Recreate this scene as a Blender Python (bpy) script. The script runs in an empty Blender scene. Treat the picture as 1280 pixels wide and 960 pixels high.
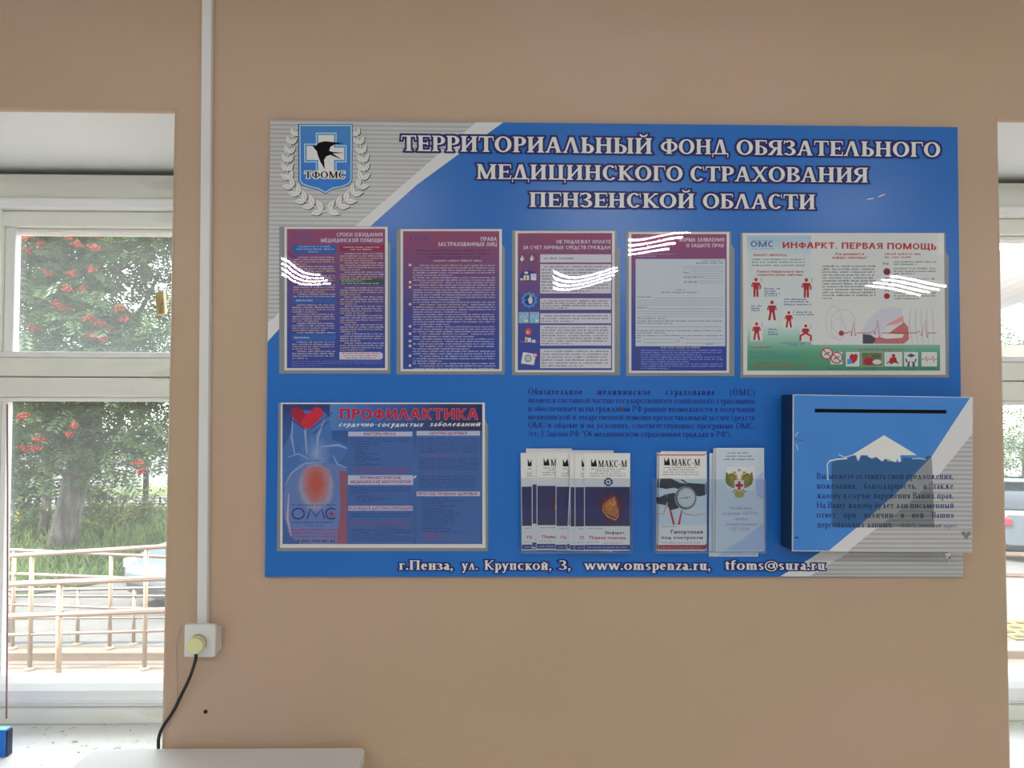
import bpy, bmesh, math, random
from mathutils import Vector, Matrix
R = math.radians
sc = bpy.context.scene
COL = sc.collection

# ---------------------------------------------------------------- camera
FPX, CW, CH = 900.0, 1280.0, 960.0
YAW, PITCH, ROLL = 0.01669545, 0.02585101, 0.00387729
ZB = 1.658                                   # height of the board's centre above the floor
CAM = Vector((-0.25191478, -1.54855613, ZB - 0.1180067))
_fw = Vector((math.sin(YAW) * math.cos(PITCH), math.cos(YAW) * math.cos(PITCH), math.sin(PITCH)))
_rt0 = Vector((math.cos(YAW), -math.sin(YAW), 0))
_up0 = _rt0.cross(_fw)
RT = math.cos(ROLL) * _rt0 + math.sin(ROLL) * _up0
UP = -math.sin(ROLL) * _rt0 + math.cos(ROLL) * _up0
FW = _fw
cam_d = bpy.data.cameras.new('camera')
cam = bpy.data.objects.new('camera', cam_d)
COL.objects.link(cam)
cam_d.sensor_fit = 'HORIZONTAL'
cam_d.sensor_width = 36.0
cam_d.lens = FPX / CW * 36.0
cam_d.clip_start = 0.05
cam_d.clip_end = 400
cam.matrix_world = Matrix(((RT.x, UP.x, -FW.x, CAM.x), (RT.y, UP.y, -FW.y, CAM.y), (RT.z, UP.z, -FW.z, CAM.z), (0, 0, 0, 1)))
sc.camera = cam


def P(px, py, y=0.0):
    """point at depth y of the place that the photograph shows at pixel (px, py)"""
    d = FW + RT * ((px - 640) / FPX) + UP * ((480 - py) / FPX)
    k = (y - CAM.y) / d.y
    return CAM + d * k


# ---------------------------------------------------------------- world, sun, exposure
w = bpy.data.worlds.new('sky')
sc.world = w
w.use_nodes = True
nt = w.node_tree
bg = nt.nodes['Background']
SKY_STRENGTH = 7.2
bg.inputs['Strength'].default_value = SKY_STRENGTH
tc = nt.nodes.new('ShaderNodeTexCoord')
sx = nt.nodes.new('ShaderNodeSeparateXYZ')
rp = nt.nodes.new('ShaderNodeValToRGB')
rp.color_ramp.elements[0].position = 0.0
rp.color_ramp.elements[0].color = (1.0, 0.99, 0.97, 1)
rp.color_ramp.elements[1].position = 0.7
rp.color_ramp.elements[1].color = (0.84, 0.91, 1.0, 1)
nt.links.new(tc.outputs['Generated'], sx.inputs[0])
nt.links.new(sx.outputs['Z'], rp.inputs[0])
nt.links.new(rp.outputs[0], bg.inputs['Color'])
sun_d = bpy.data.lights.new('sun', 'SUN')
sun_d.energy = 18.0
sun_d.angle = R(2)
sun_d.color = (1.0, 0.95, 0.86)
sun = bpy.data.objects.new('sun', sun_d)
COL.objects.link(sun)
sun.rotation_euler = Vector((0.66, 0.10, -0.76)).to_track_quat('-Z', 'Y').to_euler()
sc.view_settings.view_transform = 'Standard'
sc.view_settings.look = 'None'
sc.view_settings.gamma = 1.0
sc.view_settings.use_curve_mapping = False
sc.view_settings.exposure = 0.0
TUBE_STRENGTH = 77.0
sc.cycles.max_bounces = 10
sc.cycles.transparent_max_bounces = 16
sc.cycles.caustics_reflective = False
sc.cycles.caustics_refractive = False
sc.cycles.sample_clamp_indirect = 6.0

# ---------------------------------------------------------------- materials
KOUT = 1.75                                  # things outdoors: how much brighter daylight is
LF = 0.62                                    # how bright a white sheet reads on this wall


def lin(c):
    c = c / 255.0
    return c / 12.92 if c <= 0.04045 else ((c + 0.055) / 1.055) ** 2.4


def ref(rgb, k=None):
    """reflectance of a surface that reads as this sRGB colour in the room"""
    k = LF if k is None else k * KOUT
    return tuple(min(0.9, lin(v) / k) for v in rgb) + (1.0,)


_mats = {}


def mat(rgb, rough=0.5, metal=0.0, k=None, spec=0.3):
    key = (tuple(rgb), rough, metal, k, spec)
    if key in _mats:
        return _mats[key]
    m = bpy.data.materials.new('paint_%d_%d_%d' % tuple(int(v) for v in rgb))
    m.use_nodes = True
    b = m.node_tree.nodes['Principled BSDF']
    b.inputs['Base Color'].default_value = ref(rgb, k)
    b.inputs['Roughness'].default_value = rough
    b.inputs['Metallic'].default_value = metal
    b.inputs['Specular IOR Level'].default_value = spec
    _mats[key] = m
    return m


def nodes_of(name):
    m = bpy.data.materials.new(name)
    m.use_nodes = True
    n = m.node_tree.nodes
    return m, n, m.node_tree.links, n['Principled BSDF']


def ramp_of(n, stops, k=None):
    r = n.new('ShaderNodeValToRGB')
    e = r.color_ramp.elements
    while len(e) < len(stops):
        e.new(0.5)
    for i, (p, c) in enumerate(stops):
        e[i].position = p
        e[i].color = ref(c, k)
    return r


def grad_mat(name, z0, z1, stops, axis='Z', rough=0.5):
    """ink that runs from one printed colour to another over the sheet"""
    m, n, l, b = nodes_of(name)
    t = n.new('ShaderNodeTexCoord')
    s = n.new('ShaderNodeSeparateXYZ')
    mr = n.new('ShaderNodeMapRange')
    mr.inputs['From Min'].default_value = z0
    mr.inputs['From Max'].default_value = z1
    r = ramp_of(n, stops)
    l.new(t.outputs['Object'], s.inputs[0])
    l.new(s.outputs[axis], mr.inputs['Value'])
    l.new(mr.outputs[0], r.inputs[0])
    l.new(r.outputs[0], b.inputs['Base Color'])
    b.inputs['Roughness'].default_value = rough
    return m


def radial_mat(name, cx, cz, rx, rz, stops, noise=0.0, nscale=60.0, rough=0.5):
    m, n, l, b = nodes_of(name)
    t = n.new('ShaderNodeTexCoord')
    mp = n.new('ShaderNodeMapping')
    mp.vector_type = 'POINT'
    mp.inputs['Location'].default_value = (-cx / rx, 0, -cz / rz)
    mp.inputs['Scale'].default_value = (1 / rx, 0, 1 / rz)
    ln = n.new('ShaderNodeVectorMath')
    ln.operation = 'LENGTH'
    r = ramp_of(n, stops)
    l.new(t.outputs['Object'], mp.inputs[0])
    l.new(mp.outputs[0], ln.inputs[0])
    src = ln.outputs['Value']
    if noise:
        nz = n.new('ShaderNodeTexNoise')
        nz.inputs['Scale'].default_value = nscale
        nz.inputs['Detail'].default_value = 5
        l.new(t.outputs['Object'], nz.inputs['Vector'])
        ma = n.new('ShaderNodeMath')
        ma.operation = 'MULTIPLY_ADD'
        ma.inputs[1].default_value = noise
        l.new(nz.outputs['Fac'], ma.inputs[0])
        l.new(src, ma.inputs[2])
        src = ma.outputs[0]
    l.new(src, r.inputs[0])
    l.new(r.outputs[0], b.inputs['Base Color'])
    b.inputs['Roughness'].default_value = rough
    return m


def noise_mat(name, stops, scale=(4, 4, 4), detail=5, rough=0.6, bump=0.0, bscale=40.0, k=None, metal=0.0, dist=0.01):
    m, n, l, b = nodes_of(name)
    t = n.new('ShaderNodeTexCoord')
    mp = n.new('ShaderNodeMapping')
    mp.inputs['Scale'].default_value = scale
    nz = n.new('ShaderNodeTexNoise')
    nz.inputs['Scale'].default_value = 1.0
    nz.inputs['Detail'].default_value = detail
    r = ramp_of(n, stops, k)
    l.new(t.outputs['Object'], mp.inputs[0])
    l.new(mp.outputs[0], nz.inputs['Vector'])
    l.new(nz.outputs['Fac'], r.inputs[0])
    l.new(r.outputs[0], b.inputs['Base Color'])
    b.inputs['Roughness'].default_value = rough
    b.inputs['Metallic'].default_value = metal
    if bump:
        n2 = n.new('ShaderNodeTexNoise')
        n2.inputs['Scale'].default_value = bscale
        n2.inputs['Detail'].default_value = 6
        bp = n.new('ShaderNodeBump')
        bp.inputs['Strength'].default_value = bump
        bp.inputs['Distance'].default_value = dist
        l.new(t.outputs['Object'], n2.inputs['Vector'])
        l.new(n2.outputs['Fac'], bp.inputs['Height'])
        l.new(bp.outputs[0], b.inputs['Normal'])
    return m


def clear_mat(name, rough=0.02, haze=0.0, tint=(1, 1, 1, 1), ior=1.5, hazecol=(0.8, 0.82, 0.82, 1)):
    """thin clear sheet: lets light straight through, mirrors by Fresnel, a little dust haze"""
    m = bpy.data.materials.new(name)
    m.use_nodes = True
    n, l = m.node_tree.nodes, m.node_tree.links
    n.remove(n['Principled BSDF'])
    out = n['Material Output']
    tr = n.new('ShaderNodeBsdfTransparent')
    tr.inputs[0].default_value = tint
    gl = n.new('ShaderNodeBsdfGlossy')
    gl.inputs['Roughness'].default_value = rough
    fr = n.new('ShaderNodeFresnel')
    ge, mr = n.new('ShaderNodeNewGeometry'), n.new('ShaderNodeMapRange')
    mr.inputs['To Min'].default_value, mr.inputs['To Max'].default_value = ior, 1 / ior
    l.new(ge.outputs['Backfacing'], mr.inputs['Value'])
    l.new(mr.outputs[0], fr.inputs['IOR'])
    mx = n.new('ShaderNodeMixShader')
    base = tr
    if haze:
        tl = n.new('ShaderNodeBsdfTranslucent')
        tl.inputs[0].default_value = hazecol
        m2 = n.new('ShaderNodeMixShader')
        m2.inputs[0].default_value = haze
        l.new(tr.outputs[0], m2.inputs[1])
        l.new(tl.outputs[0], m2.inputs[2])
        base = m2
    l.new(fr.outputs[0], mx.inputs[0])
    l.new(base.outputs[0], mx.inputs[1])
    l.new(gl.outputs[0], mx.inputs[2])
    l.new(mx.outputs[0], out.inputs['Surface'])
    return m


def film_mat(name, rgb, alpha, k=None):
    """see-through residue: part of the surface below stays visible"""
    m, n, l, b = nodes_of(name)
    b.inputs['Base Color'].default_value = ref(rgb, k)
    b.inputs['Roughness'].default_value = 0.35
    b.inputs['Alpha'].default_value = alpha
    return m


# ---------------------------------------------------------------- object helpers
ORG = {}


def tag(o, label=None, cat=None, group=None, kind=None):
    if label:
        o['label'] = label
    if cat:
        o['category'] = cat
    if group:
        o['group'] = group
    if kind:
        o['kind'] = kind
    return o


def thing(name, loc, label, cat, group=None):
    o = bpy.data.objects.new(name, None)
    COL.objects.link(o)
    o.location = loc
    o.empty_display_size = 0.02
    ORG[o.name] = Vector(loc)
    return tag(o, label, cat, group)


class MB:
    """collects shapes given in world coordinates and links them as one mesh object"""

    def __init__(self):
        self.v, self.f, self.m, self.mats = [], [], [], []

    def mi(self, m):
        if m not in self.mats:
            self.mats.append(m)
        return self.mats.index(m)

    def add(self, vs, fs, m):
        k, i = len(self.v), self.mi(m)
        self.v += [tuple(p) for p in vs]
        for f in fs:
            self.f.append([k + q for q in f])
            self.m.append(i)
        return self

    def box(self, x0, x1, y0, y1, z0, z1, m):
        vs = [(x, y, z) for x in (x0, x1) for y in (y0, y1) for z in (z0, z1)]
        return self.add(vs, [(0, 1, 3, 2), (4, 6, 7, 5), (0, 4, 5, 1), (2, 3, 7, 6), (0, 2, 6, 4), (1, 5, 7, 3)], m)

    def prism(self, front, back, m):
        """front and back: matching closed outlines"""
        n = len(front)
        fs = [tuple(range(n)), tuple(range(2 * n - 1, n - 1, -1))]
        fs += [(i, n + i, n + (i + 1) % n, (i + 1) % n) for i in range(n)]
        return self.add(list(front) + list(back), fs, m)

    def tube(self, pts, r, m, seg=10, caps=True):
        pts = [Vector(p) for p in pts]
        rs = r if isinstance(r, (list, tuple)) else [r] * len(pts)
        vs, n, side = [], len(pts), None
        for i, p in enumerate(pts):
            d = (pts[min(i + 1, n - 1)] - pts[max(i - 1, 0)]).normalized()
            if side is None:
                side = d.orthogonal().normalized()
            side = (side - d * side.dot(d)).normalized()
            o2 = d.cross(side)
            for j in range(seg):
                a = 2 * math.pi * j / seg
                vs.append(p + (side * math.cos(a) + o2 * math.sin(a)) * rs[i])
        fs = [(i * seg + j, i * seg + (j + 1) % seg, (i + 1) * seg + (j + 1) % seg, (i + 1) * seg + j) for i in range(n - 1) for j in range(seg)]
        if caps:
            fs += [tuple(range(seg - 1, -1, -1)), tuple(range((n - 1) * seg, n * seg))]
        return self.add(vs, fs, m)

    def build(self, name, parent=None, origin=None, bevel=0.0, smooth=False, seg=2):
        xs = list(zip(*self.v))
        c = Vector([(min(a) + max(a)) / 2 for a in xs]) if origin is None else Vector(origin)
        me = bpy.data.meshes.new(name)
        me.from_pydata([(p[0] - c.x, p[1] - c.y, p[2] - c.z) for p in self.v], [], self.f)
        for q in self.mats:
            me.materials.append(q)
        me.polygons.foreach_set('material_index', self.m)
        if smooth:
            me.polygons.foreach_set('use_smooth', [True] * len(me.polygons))
        me.update()
        o = bpy.data.objects.new(name, me)
        COL.objects.link(o)
        ORG[o.name] = c
        o.location = c - (ORG[parent.name] if parent else Vector())
        if parent:
            o.parent = parent
        if bevel:
            b = o.modifiers.new('bevel', 'BEVEL')
            b.width = bevel
            b.segments = seg
            b.limit_method = 'ANGLE'
            b.angle_limit = R(40)
        return o


def fix_normals(o):
    bm = bmesh.new()
    bm.from_mesh(o.data)
    bmesh.ops.recalc_face_normals(bm, faces=bm.faces)
    bm.to_mesh(o.data)
    bm.free()
    return o


def autosmooth(o, deg=35):
    me = o.data
    me.polygons.foreach_set('use_smooth', [True] * len(me.polygons))
    me.set_sharp_from_angle(angle=R(deg))
    return o
# ---------------------------------------------------------------- lettering: a serif alphabet drawn as strokes
class Glyph:
    def __init__(self, H, s, t, f, sans=False):
        self.sans = sans
        self.q, self.H, self.s, self.t, self.f = [], H, s, t, f
        self.e = 0.075 if s > 0.15 else 0.065
        self.h = 0.05 if s > 0.15 else 0.035
        if sans:
            self.e = 0.02

    def poly(self, *p):
        self.q.append(list(p))

    def bar(self, x0, x1, y, th):
        self.poly((x0, y), (x1, y), (x1, y + th), (x0, y + th))

    def ser(self, x, y, w, up):
        if self.sans:
            return
        e, h = self.e, self.h * up
        self.poly((x - w / 2 - e, y), (x + w / 2 + e, y), (x + w / 2 + e, y + h), (x - w / 2 - e, y + h))
        self.poly((x - w / 2 - e * 0.55, y + h), (x + w / 2 + e * 0.55, y + h), (x + w / 2, y + 2.2 * h), (x - w / 2, y + 2.2 * h))

    def stem(self, x, y0=0.0, y1=None, b=1, tp=1, w=None):
        y1 = self.H if y1 is None else y1
        w = w or self.s
        self.poly((x - w / 2, y0), (x + w / 2, y0), (x + w / 2, y1), (x - w / 2, y1))
        if b:
            self.ser(x, y0, w, 1)
        if tp:
            self.ser(x, y1, w, -1)

    def diag(self, x0, y0, x1, y1, w):
        self.poly((x0 - w / 2, y0), (x0 + w / 2, y0), (x1 + w / 2, y1), (x1 - w / 2, y1))

    def wedge(self, x, y, dx, dy):
        if self.sans:
            if y < 0:
                self.bar(min(x, x + math.copysign(self.s * .8, dx)), max(x, x + math.copysign(self.s * .8, dx)), y, dy)
            return
        self.poly((x, y), (x + dx * 0.5, y), (x + dx * 0.12, y + dy), (x - dx * 0.22, y + dy))

    def arc(self, cx, cy, rx, ry, a0, a1, wx=None, wy=None):
        wx = self.s if wx is None else wx
        wy = self.t if wy is None else wy
        n = max(3, int(abs(a1 - a0) / 22))
        pr = None
        for i in range(n + 1):
            a = R(a0 + (a1 - a0) * i / n)
            c, s = math.cos(a), math.sin(a)
            o, q = (cx + rx * c, cy + ry * s), (cx + (rx - wx) * c, cy + (ry - wy) * s)
            if pr:
                self.poly(pr[0], o, q, pr[1])
            pr = (o, q)


SMALLCAP = {'в': 'В', 'г': 'Г', 'д': 'Д', 'ж': 'Ж', 'з': 'З', 'и': 'И', 'й': 'Й', 'к': 'К', 'л': 'Л', 'м': 'М', 'н': 'Н', 'о': 'О', 'п': 'П', 'с': 'С', 'т': 'Т',
            'х': 'Х', 'ц': 'Ц', 'ч': 'Ч', 'ш': 'Ш', 'щ': 'Щ', 'ъ': 'Ъ', 'ы': 'Ы', 'ь': 'Ь', 'э': 'Э', 'ю': 'Ю', 'я': 'Я', 'o': 'О'}
_gl = {}


def glyph(ch, s, t, sans=False):
    if (ch, s, t, sans) in _gl:
        return _gl[(ch, s, t, sans)]
    H, f, c = 1.0, 1.0, ch
    if ch in SMALLCAP:
        H, f, c = 0.68, 0.76, SMALLCAP[ch]
    elif ch in 'аберуфwmspenzartufу':
        H, f = 0.68, 0.76
    g = Glyph(H, s, t, f, sans)
    e, sb = g.e, 0.04
    L = sb + e + s / 2                       # x of a left stem

    def wd(v):
        return v * f
    if c == ' ':
        W = 0.38
    elif c == 'Т':
        W = wd(.84); g.stem(W / 2, tp=0); g.bar(sb, W - sb, H - t, t); g.wedge(sb, H, .12 * f, -.3 * H); g.wedge(W - sb, H, -.12 * f, -.3 * H)
    elif c == 'Г':
        W = wd(.74); g.stem(L); g.bar(L, W - sb, H - t, t); g.wedge(W - sb, H, -.12 * f, -.3 * H)
    elif c == 'Е':
        W = wd(.78); g.stem(L); g.bar(L, W - sb, H - t, t); g.wedge(W - sb, H, -.12 * f, -.26 * H); g.bar(L, W - .2 * f, H * .5 - t / 2, t)
        g.bar(W - .23 * f, W - .17 * f, H * .38, H * .24); g.bar(L, W - sb, 0, t); g.wedge(W - sb, 0, -.12 * f, .28 * H)
    elif c in 'РР':
        W = wd(.76); g.stem(L); g.bar(L, W * .58, H - t, t); g.bar(L, W * .58, H * .42, t); g.arc(W * .55, H * .71, W * .42, H * .29, 90, -90)
    elif c in 'ИЙ':
        W = wd(.98); g.stem(L); g.stem(W - L); g.diag(L, .12 * H, W - L, .88 * H, s * (1.1 if sans else .55))
        if c == 'Й':
            g.arc(W / 2, H * 1.25, .22 * f, .19 * f, 180, 360, .08, .1)
    elif c == 'О':
        W = wd(.96); g.arc(W / 2, H / 2, W / 2 - .03, H / 2 + .015, 0, 360)
    elif c in 'АЛ':
        W = wd(.94); a = W / 2 - .03 * f
        g.diag(sb + e + .03, 0, a, H, t * 1.25); g.diag(W - L + .02, 0, a + s * .18, H, s); g.ser(sb + e + .02, 0, t, 1); g.ser(W - L + .01, 0, s * .8, 1)
        if c == 'А':
            g.bar(W * .26, W * .66, H * .3, t)
    elif c == 'Д':
        W = wd(.98); a = W / 2 - .02 * f
        g.diag(sb + e + .08, 0, a, H, t * 1.25); g.diag(W - L - .03, 0, a + s * .18, H, s); g.bar(sb, W - sb, 0, t)
        g.wedge(sb, -.2 * H, .1 * f, .2 * H); g.wedge(W - sb, -.2 * H, -.1 * f, .2 * H)
    elif c in 'ЬЫЪ':
        W = wd(.76 if c == 'Ь' else 1.14 if c == 'Ы' else .9)
        x = L + (.14 * f if c == 'Ъ' else 0); bw = wd(.76) + x - L
        g.stem(x); g.bar(x, bw * .6, H * .5, t); g.bar(x, bw * .6, 0, t); g.arc(bw * .56, H * .27, bw * .41, H * .27 + t / 4, 90, -90)
        if c == 'Ы':
            g.stem(W - L)
        if c == 'Ъ':
            g.bar(sb, x, H - t, t)
    elif c == 'Н':
        W = wd(.98); g.stem(L); g.stem(W - L); g.bar(L, W - L, H * .48, t)
    elif c == 'П':
        W = wd(.98); g.stem(L); g.stem(W - L); g.bar(L, W - L, H - t, t)
    elif c == 'Ф':
        W = wd(1.06); g.stem(W / 2); g.arc(W / 2 - s * .3, H * .5, W * .4, H * .35, 90, 270, s * .85); g.arc(W / 2 + s * .3, H * .5, W * .4, H * .35, 90, -90, s * .85)
    elif c == 'Б':
        W = wd(.78); g.stem(L); g.bar(L, W - .07, H - t, t); g.wedge(W - .07, H, -.12 * f, -.24 * H)
        g.bar(L, W * .6, H * .54, t); g.bar(L, W * .6, 0, t); g.arc(W * .56, H * .29, W * .41, H * .29, 90, -90)
    elif c == 'В':
        W = wd(.82); g.stem(L)
        for y in (0, H * .48, H - t):
            g.bar(L, W * .58, y, t)
        g.arc(W * .54, H * .26, W * .43, H * .26, 90, -90); g.arc(W * .52, H * .76, W * .38, H * .24, 90, -90)
    elif c == 'Я':
        W = wd(.86); g.stem(W - L); g.bar(W * .42, W - L, H - t, t); g.bar(W * .42, W - L, H * .44, t)
        g.arc(W * .46, H * .72, W * .4, H * .28, 90, 270); g.diag(sb + s * .5, 0, W * .5, H * .46, s * .9); g.ser(sb + s * .45, 0, s * .5, 1)
    elif c in 'З3':
        W = wd(.72); g.arc(W * .44, H * .26, W * .5, H * .27, 90, -150); g.arc(W * .42, H * .76, W * .44, H * .25, 150, -90); g.bar(W * .3, W * .5, H * .48, t)
        if c == 'З':
            g.wedge(sb, H, .1 * f, -.26 * H)
    elif c == 'М':
        W = wd(1.2); g.stem(L, w=s * .6 if s > .15 and not sans else s); g.stem(W - L); g.diag(W * .5, .02 * H, L + .03, H, s); g.diag(W * .5, .02 * H, W - L, H, t * 1.3)
    elif c in 'ЦШЩ':
        W = wd(1.0 if c == 'Ц' else 1.3); q = W - L - (.0 if c == 'Ш' else .05 * f); g.stem(L); g.stem(q)
        if c != 'Ц':
            g.stem((L + q) / 2)
        g.bar(L, W - sb if c != 'Ш' else q, 0, t)
        if c != 'Ш':
            g.wedge(W - sb + .01, -.2 * H, -.12 * f, .22 * H)
    elif c in 'СЭ':
        W = wd(.86)
        if c == 'С':
            g.arc(W / 2 + .02, H / 2, W / 2 - .03, H / 2 + .015, 48, 318); g.wedge(W - .08, H, -.1 * f, -.3 * H)
        else:
            g.arc(W / 2 - .02, H / 2, W / 2 - .03, H / 2 + .015, 132, -138); g.bar(W * .3, W * .8, H * .46, t); g.wedge(.08, H, .1 * f, -.3 * H)
    elif c == 'К':
        W = wd(.92); g.stem(L); g.diag(L + .04, H * .45, W - .16 * f, H, t * 1.4); g.diag(W - s * .75, 0, L + s * .55, H * .58, s); g.ser(W - s * .75, 0, s * .8, 1); g.ser(W - .17 * f, H, t, -1)
    elif c == 'Х':
        W = wd(.92); g.diag(W - s * .7 - sb, 0, s * .7 + sb, H, s); g.diag(sb + e + .05, 0, W - sb - e - .05, H, t * 1.3)
        g.ser(W - s * .75 - sb, 0, s * .7, 1); g.ser(s * .75 + sb, H, s * .7, -1); g.ser(sb + e + .04, 0, t, 1); g.ser(W - sb - e - .04, H, t, -1)
    elif c == 'Ж':
        W = wd(1.24); g.stem(W / 2)
        for k in (-1, 1):
            g.diag(W / 2 + k * (W / 2 - s * .7), 0, W / 2 + k * s * .4, H * .56, s * .85); g.diag(W / 2, H * .45, W / 2 + k * (W / 2 - .14), H, t * 1.4)
            g.ser(W / 2 + k * (W / 2 - s * .7), 0, s * .6, 1)
    elif c == 'Ч':
        W = wd(.9); g.stem(W - L); g.stem(L, H * .55, H, b=0); g.arc(W * .55, H * .62, W * .55 - L + s / 2, H * .22, 180, 280); g.bar(W * .5, W - L, H * .42, t)
    elif c == 'Ю':
        W = wd(1.3); g.stem(L); g.bar(L, W * .5, H * .48, t); g.arc(W * .66, H / 2, W * .32, H / 2 + .015, 0, 360)
    elif c in 'аa':
        W = wd(.72); x = W - s / 2 - .09; g.stem(x, 0, H * .72, b=0, tp=0); g.arc(W * .46, H * .68, x + s / 2 - W * .46, H * .33, 0, 155); g.arc(W * .42, H * .28, W * .36, H * .29, 70, 290)
        g.bar(x, W, 0, t * 1.3); g.bar(W * .42, x, H * .5, t)
    elif c == 'б':
        W = wd(.78); g.arc(W / 2, H * .46, W / 2 - .04, H * .47, 0, 360); g.arc(W * .62, H * .62, W * .54, H * .78, 100, 185, s * .8, s * .7); g.bar(W * .5, W - .08, H * 1.28, s * .6)
    elif c in 'еe':
        W = wd(.76); g.arc(W / 2, H / 2, W / 2 - .04, H / 2 + .01, 0, 320); g.bar(W * .2, W - .06, H * .5, t)
    elif c in 'рp':
        W = wd(.88); g.stem(L, -.32, H, tp=0); g.bar(sb, L, H - .06, .06); g.arc(W * .54, H / 2, W * .43, H / 2 + .01, 150, -150)
    elif c == 'у':
        W = wd(.86); g.diag(W * .52, .02, s * .7, H, s); g.diag(W * .3, -.32, W - .12, H, t * 1.5); g.ser(s * .7, H, s * .6, -1); g.ser(W - .12, H, t, -1); g.bar(W * .1, W * .32, -.33, s * .7)
    elif c == 'ф':
        W = wd(1.12); g.stem(W / 2, -.32, 1.0, tp=0); g.arc(W / 2 - s * .2, H / 2, W * .42, H / 2, 90, 270, s * .9); g.arc(W / 2 + s * .2, H / 2, W * .42, H / 2, 90, -90, s * .9)
    elif c == 'w':
        W = wd(1.3)
        for a, b, q in ((.14, .34, s), (.5, .34, t * 1.4), (.5, .72, s), (.9, .72, t * 1.4)):
            g.diag(W * b, 0, W * a, H, q)
        for a in (.14, .5, .9):
            g.ser(W * a, H, s * .5, -1)
    elif c in 'mnur':
        W = wd({'m': 1.36, 'n': .94, 'u': .94, 'r': .7}[c])
        if c == 'u':
            g.stem(L, .1, H, b=0); g.stem(W - L, 0, H, b=0); g.arc(W / 2, H * .25, W / 2 - L + s / 2, H * .26, 180, 300, s, t * 1.5); g.bar(W - L, W, 0, t)
        else:
            g.stem(L, tp=0); g.bar(sb, L, H - .06, .06)
            if c == 'r':
                g.arc(W * .68, H * .68, W * .3, H * .32, 170, 40, s * .7, t * 2)
            else:
                xs = [W - L] if c == 'n' else [W / 2, W - L]
                pv = L
                for x in xs:
                    g.stem(x, 0, H * .72, tp=0); g.arc((pv + x) / 2, H * .7, (x - pv) / 2 + s / 2, H * .3, 150, 0, s, t * 1.6); pv = x
    elif c == 's':
        W = wd(.68); g.arc(W / 2, H * .74, W / 2 - .05, H * .27, 30, 270, s * .8, t * 1.3); g.arc(W / 2, H * .27, W / 2 - .05, H * .28, 90, -150, s * .8, t * 1.3); g.diag(W * .62, H * .42, W * .38, H * .6, s)
    elif c == 'z':
        W = wd(.76); g.bar(.06, W - .06, H - t, t); g.bar(.06, W - .06, 0, t); g.diag(s * .7, 0, W - s * .7, H, s); g.wedge(.06, H, .1, -.22 * H); g.wedge(W - .06, 0, -.1, .22 * H)
    elif c == 't':
        W = wd(.6); g.stem(W * .44, .08, .86, b=0, tp=0); g.bar(.03, W - .04, H - t, t); g.arc(W * .66, .12, W * .22 + s / 2, .13, 180, 300, s, t * 1.4)
    elif c == 'f':
        W = wd(.64); g.stem(W * .4, 0, .8, tp=0); g.bar(.03, W - .04, H - t, t); g.arc(W * .66, .78, W * .26 + s / 2, .24, 180, 40, s, t * 1.6)
    elif c == '@':
        W = 1.15; g.arc(.57, .4, .54, .56, 40, 330, s * .6, t); g.arc(.57, .42, .28, .28, 0, 360, s * .7, t); g.stem(.8, .2, .7, b=0, tp=0, w=s * .7); g.arc(.9, .3, .14, .16, 180, 330, s * .5, t); g.arc(.66, .42, .45, .5, -20, 50, s * .6, t)
    elif c == '8':
        W = .74; g.arc(W / 2, .74, W * .4, .27, 0, 360, s * .9, t); g.arc(W / 2, .28, W * .45, .29, 0, 360, s * .9, t)
    elif c == '0':
        W = .78; g.arc(W / 2, .5, W / 2 - .04, .51, 0, 360)
    elif c == '4':
        W = .8; g.stem(W * .66, tp=0, b=0); g.diag(.1, .26, W * .62, .98, s * .9); g.bar(.04, W - .02, .22, t)
    elif c == '!':
        W = .32; g.stem(W / 2, .3, 1, 0, 0); g.bar(W / 2 - s / 2, W / 2 + s / 2, 0, s)
    elif c == '?':
        W = .62; g.arc(W / 2, .74, W * .42, .27, 160, -70, s * .9, t); g.bar(W / 2 - s / 2, W / 2 + s / 2, .28, .22); g.bar(W / 2 - s / 2, W / 2 + s / 2, 0, s)
    elif c == '1':
        W = .56; g.stem(W / 2, tp=0); g.diag(W * .2, .74, W / 2, .98, s * .6)
    elif c == '.':
        W = .3; g.arc(.15, .08, .1, .1, 0, 360, .1, .1)
    elif c == ',':
        W = .3; g.arc(.15, .08, .1, .1, 0, 360, .1, .1); g.diag(.1, -.2, .2, .06, .07)
    elif c == '(':
        W = .42; g.arc(.45, .35, .36, .65, 110, 250, s * .7, .02)
    elif c == ')':
        W = .42; g.arc(-.03, .35, .36, .65, 70, -70, s * .7, .02)
    elif c == '"':
        W = .4; g.diag(.14, .7, .1, 1, .09); g.diag(.3, .7, .26, 1, .09)
    else:
        W = .5; g.bar(.08, .42, .35, .1)
    _gl[(ch, s, t, sans)] = (g.q, W)
    return _gl[(ch, s, t, sans)]


def serif_run(txt, s, t, track=0.0, sans=False):
    out, x = [], 0.0
    for ch in txt:
        q, W = glyph(ch, s, t, sans)
        out += [[(x + a, b) for a, b in p] for p in q]
        x += W + track
    return out, x - track


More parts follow.
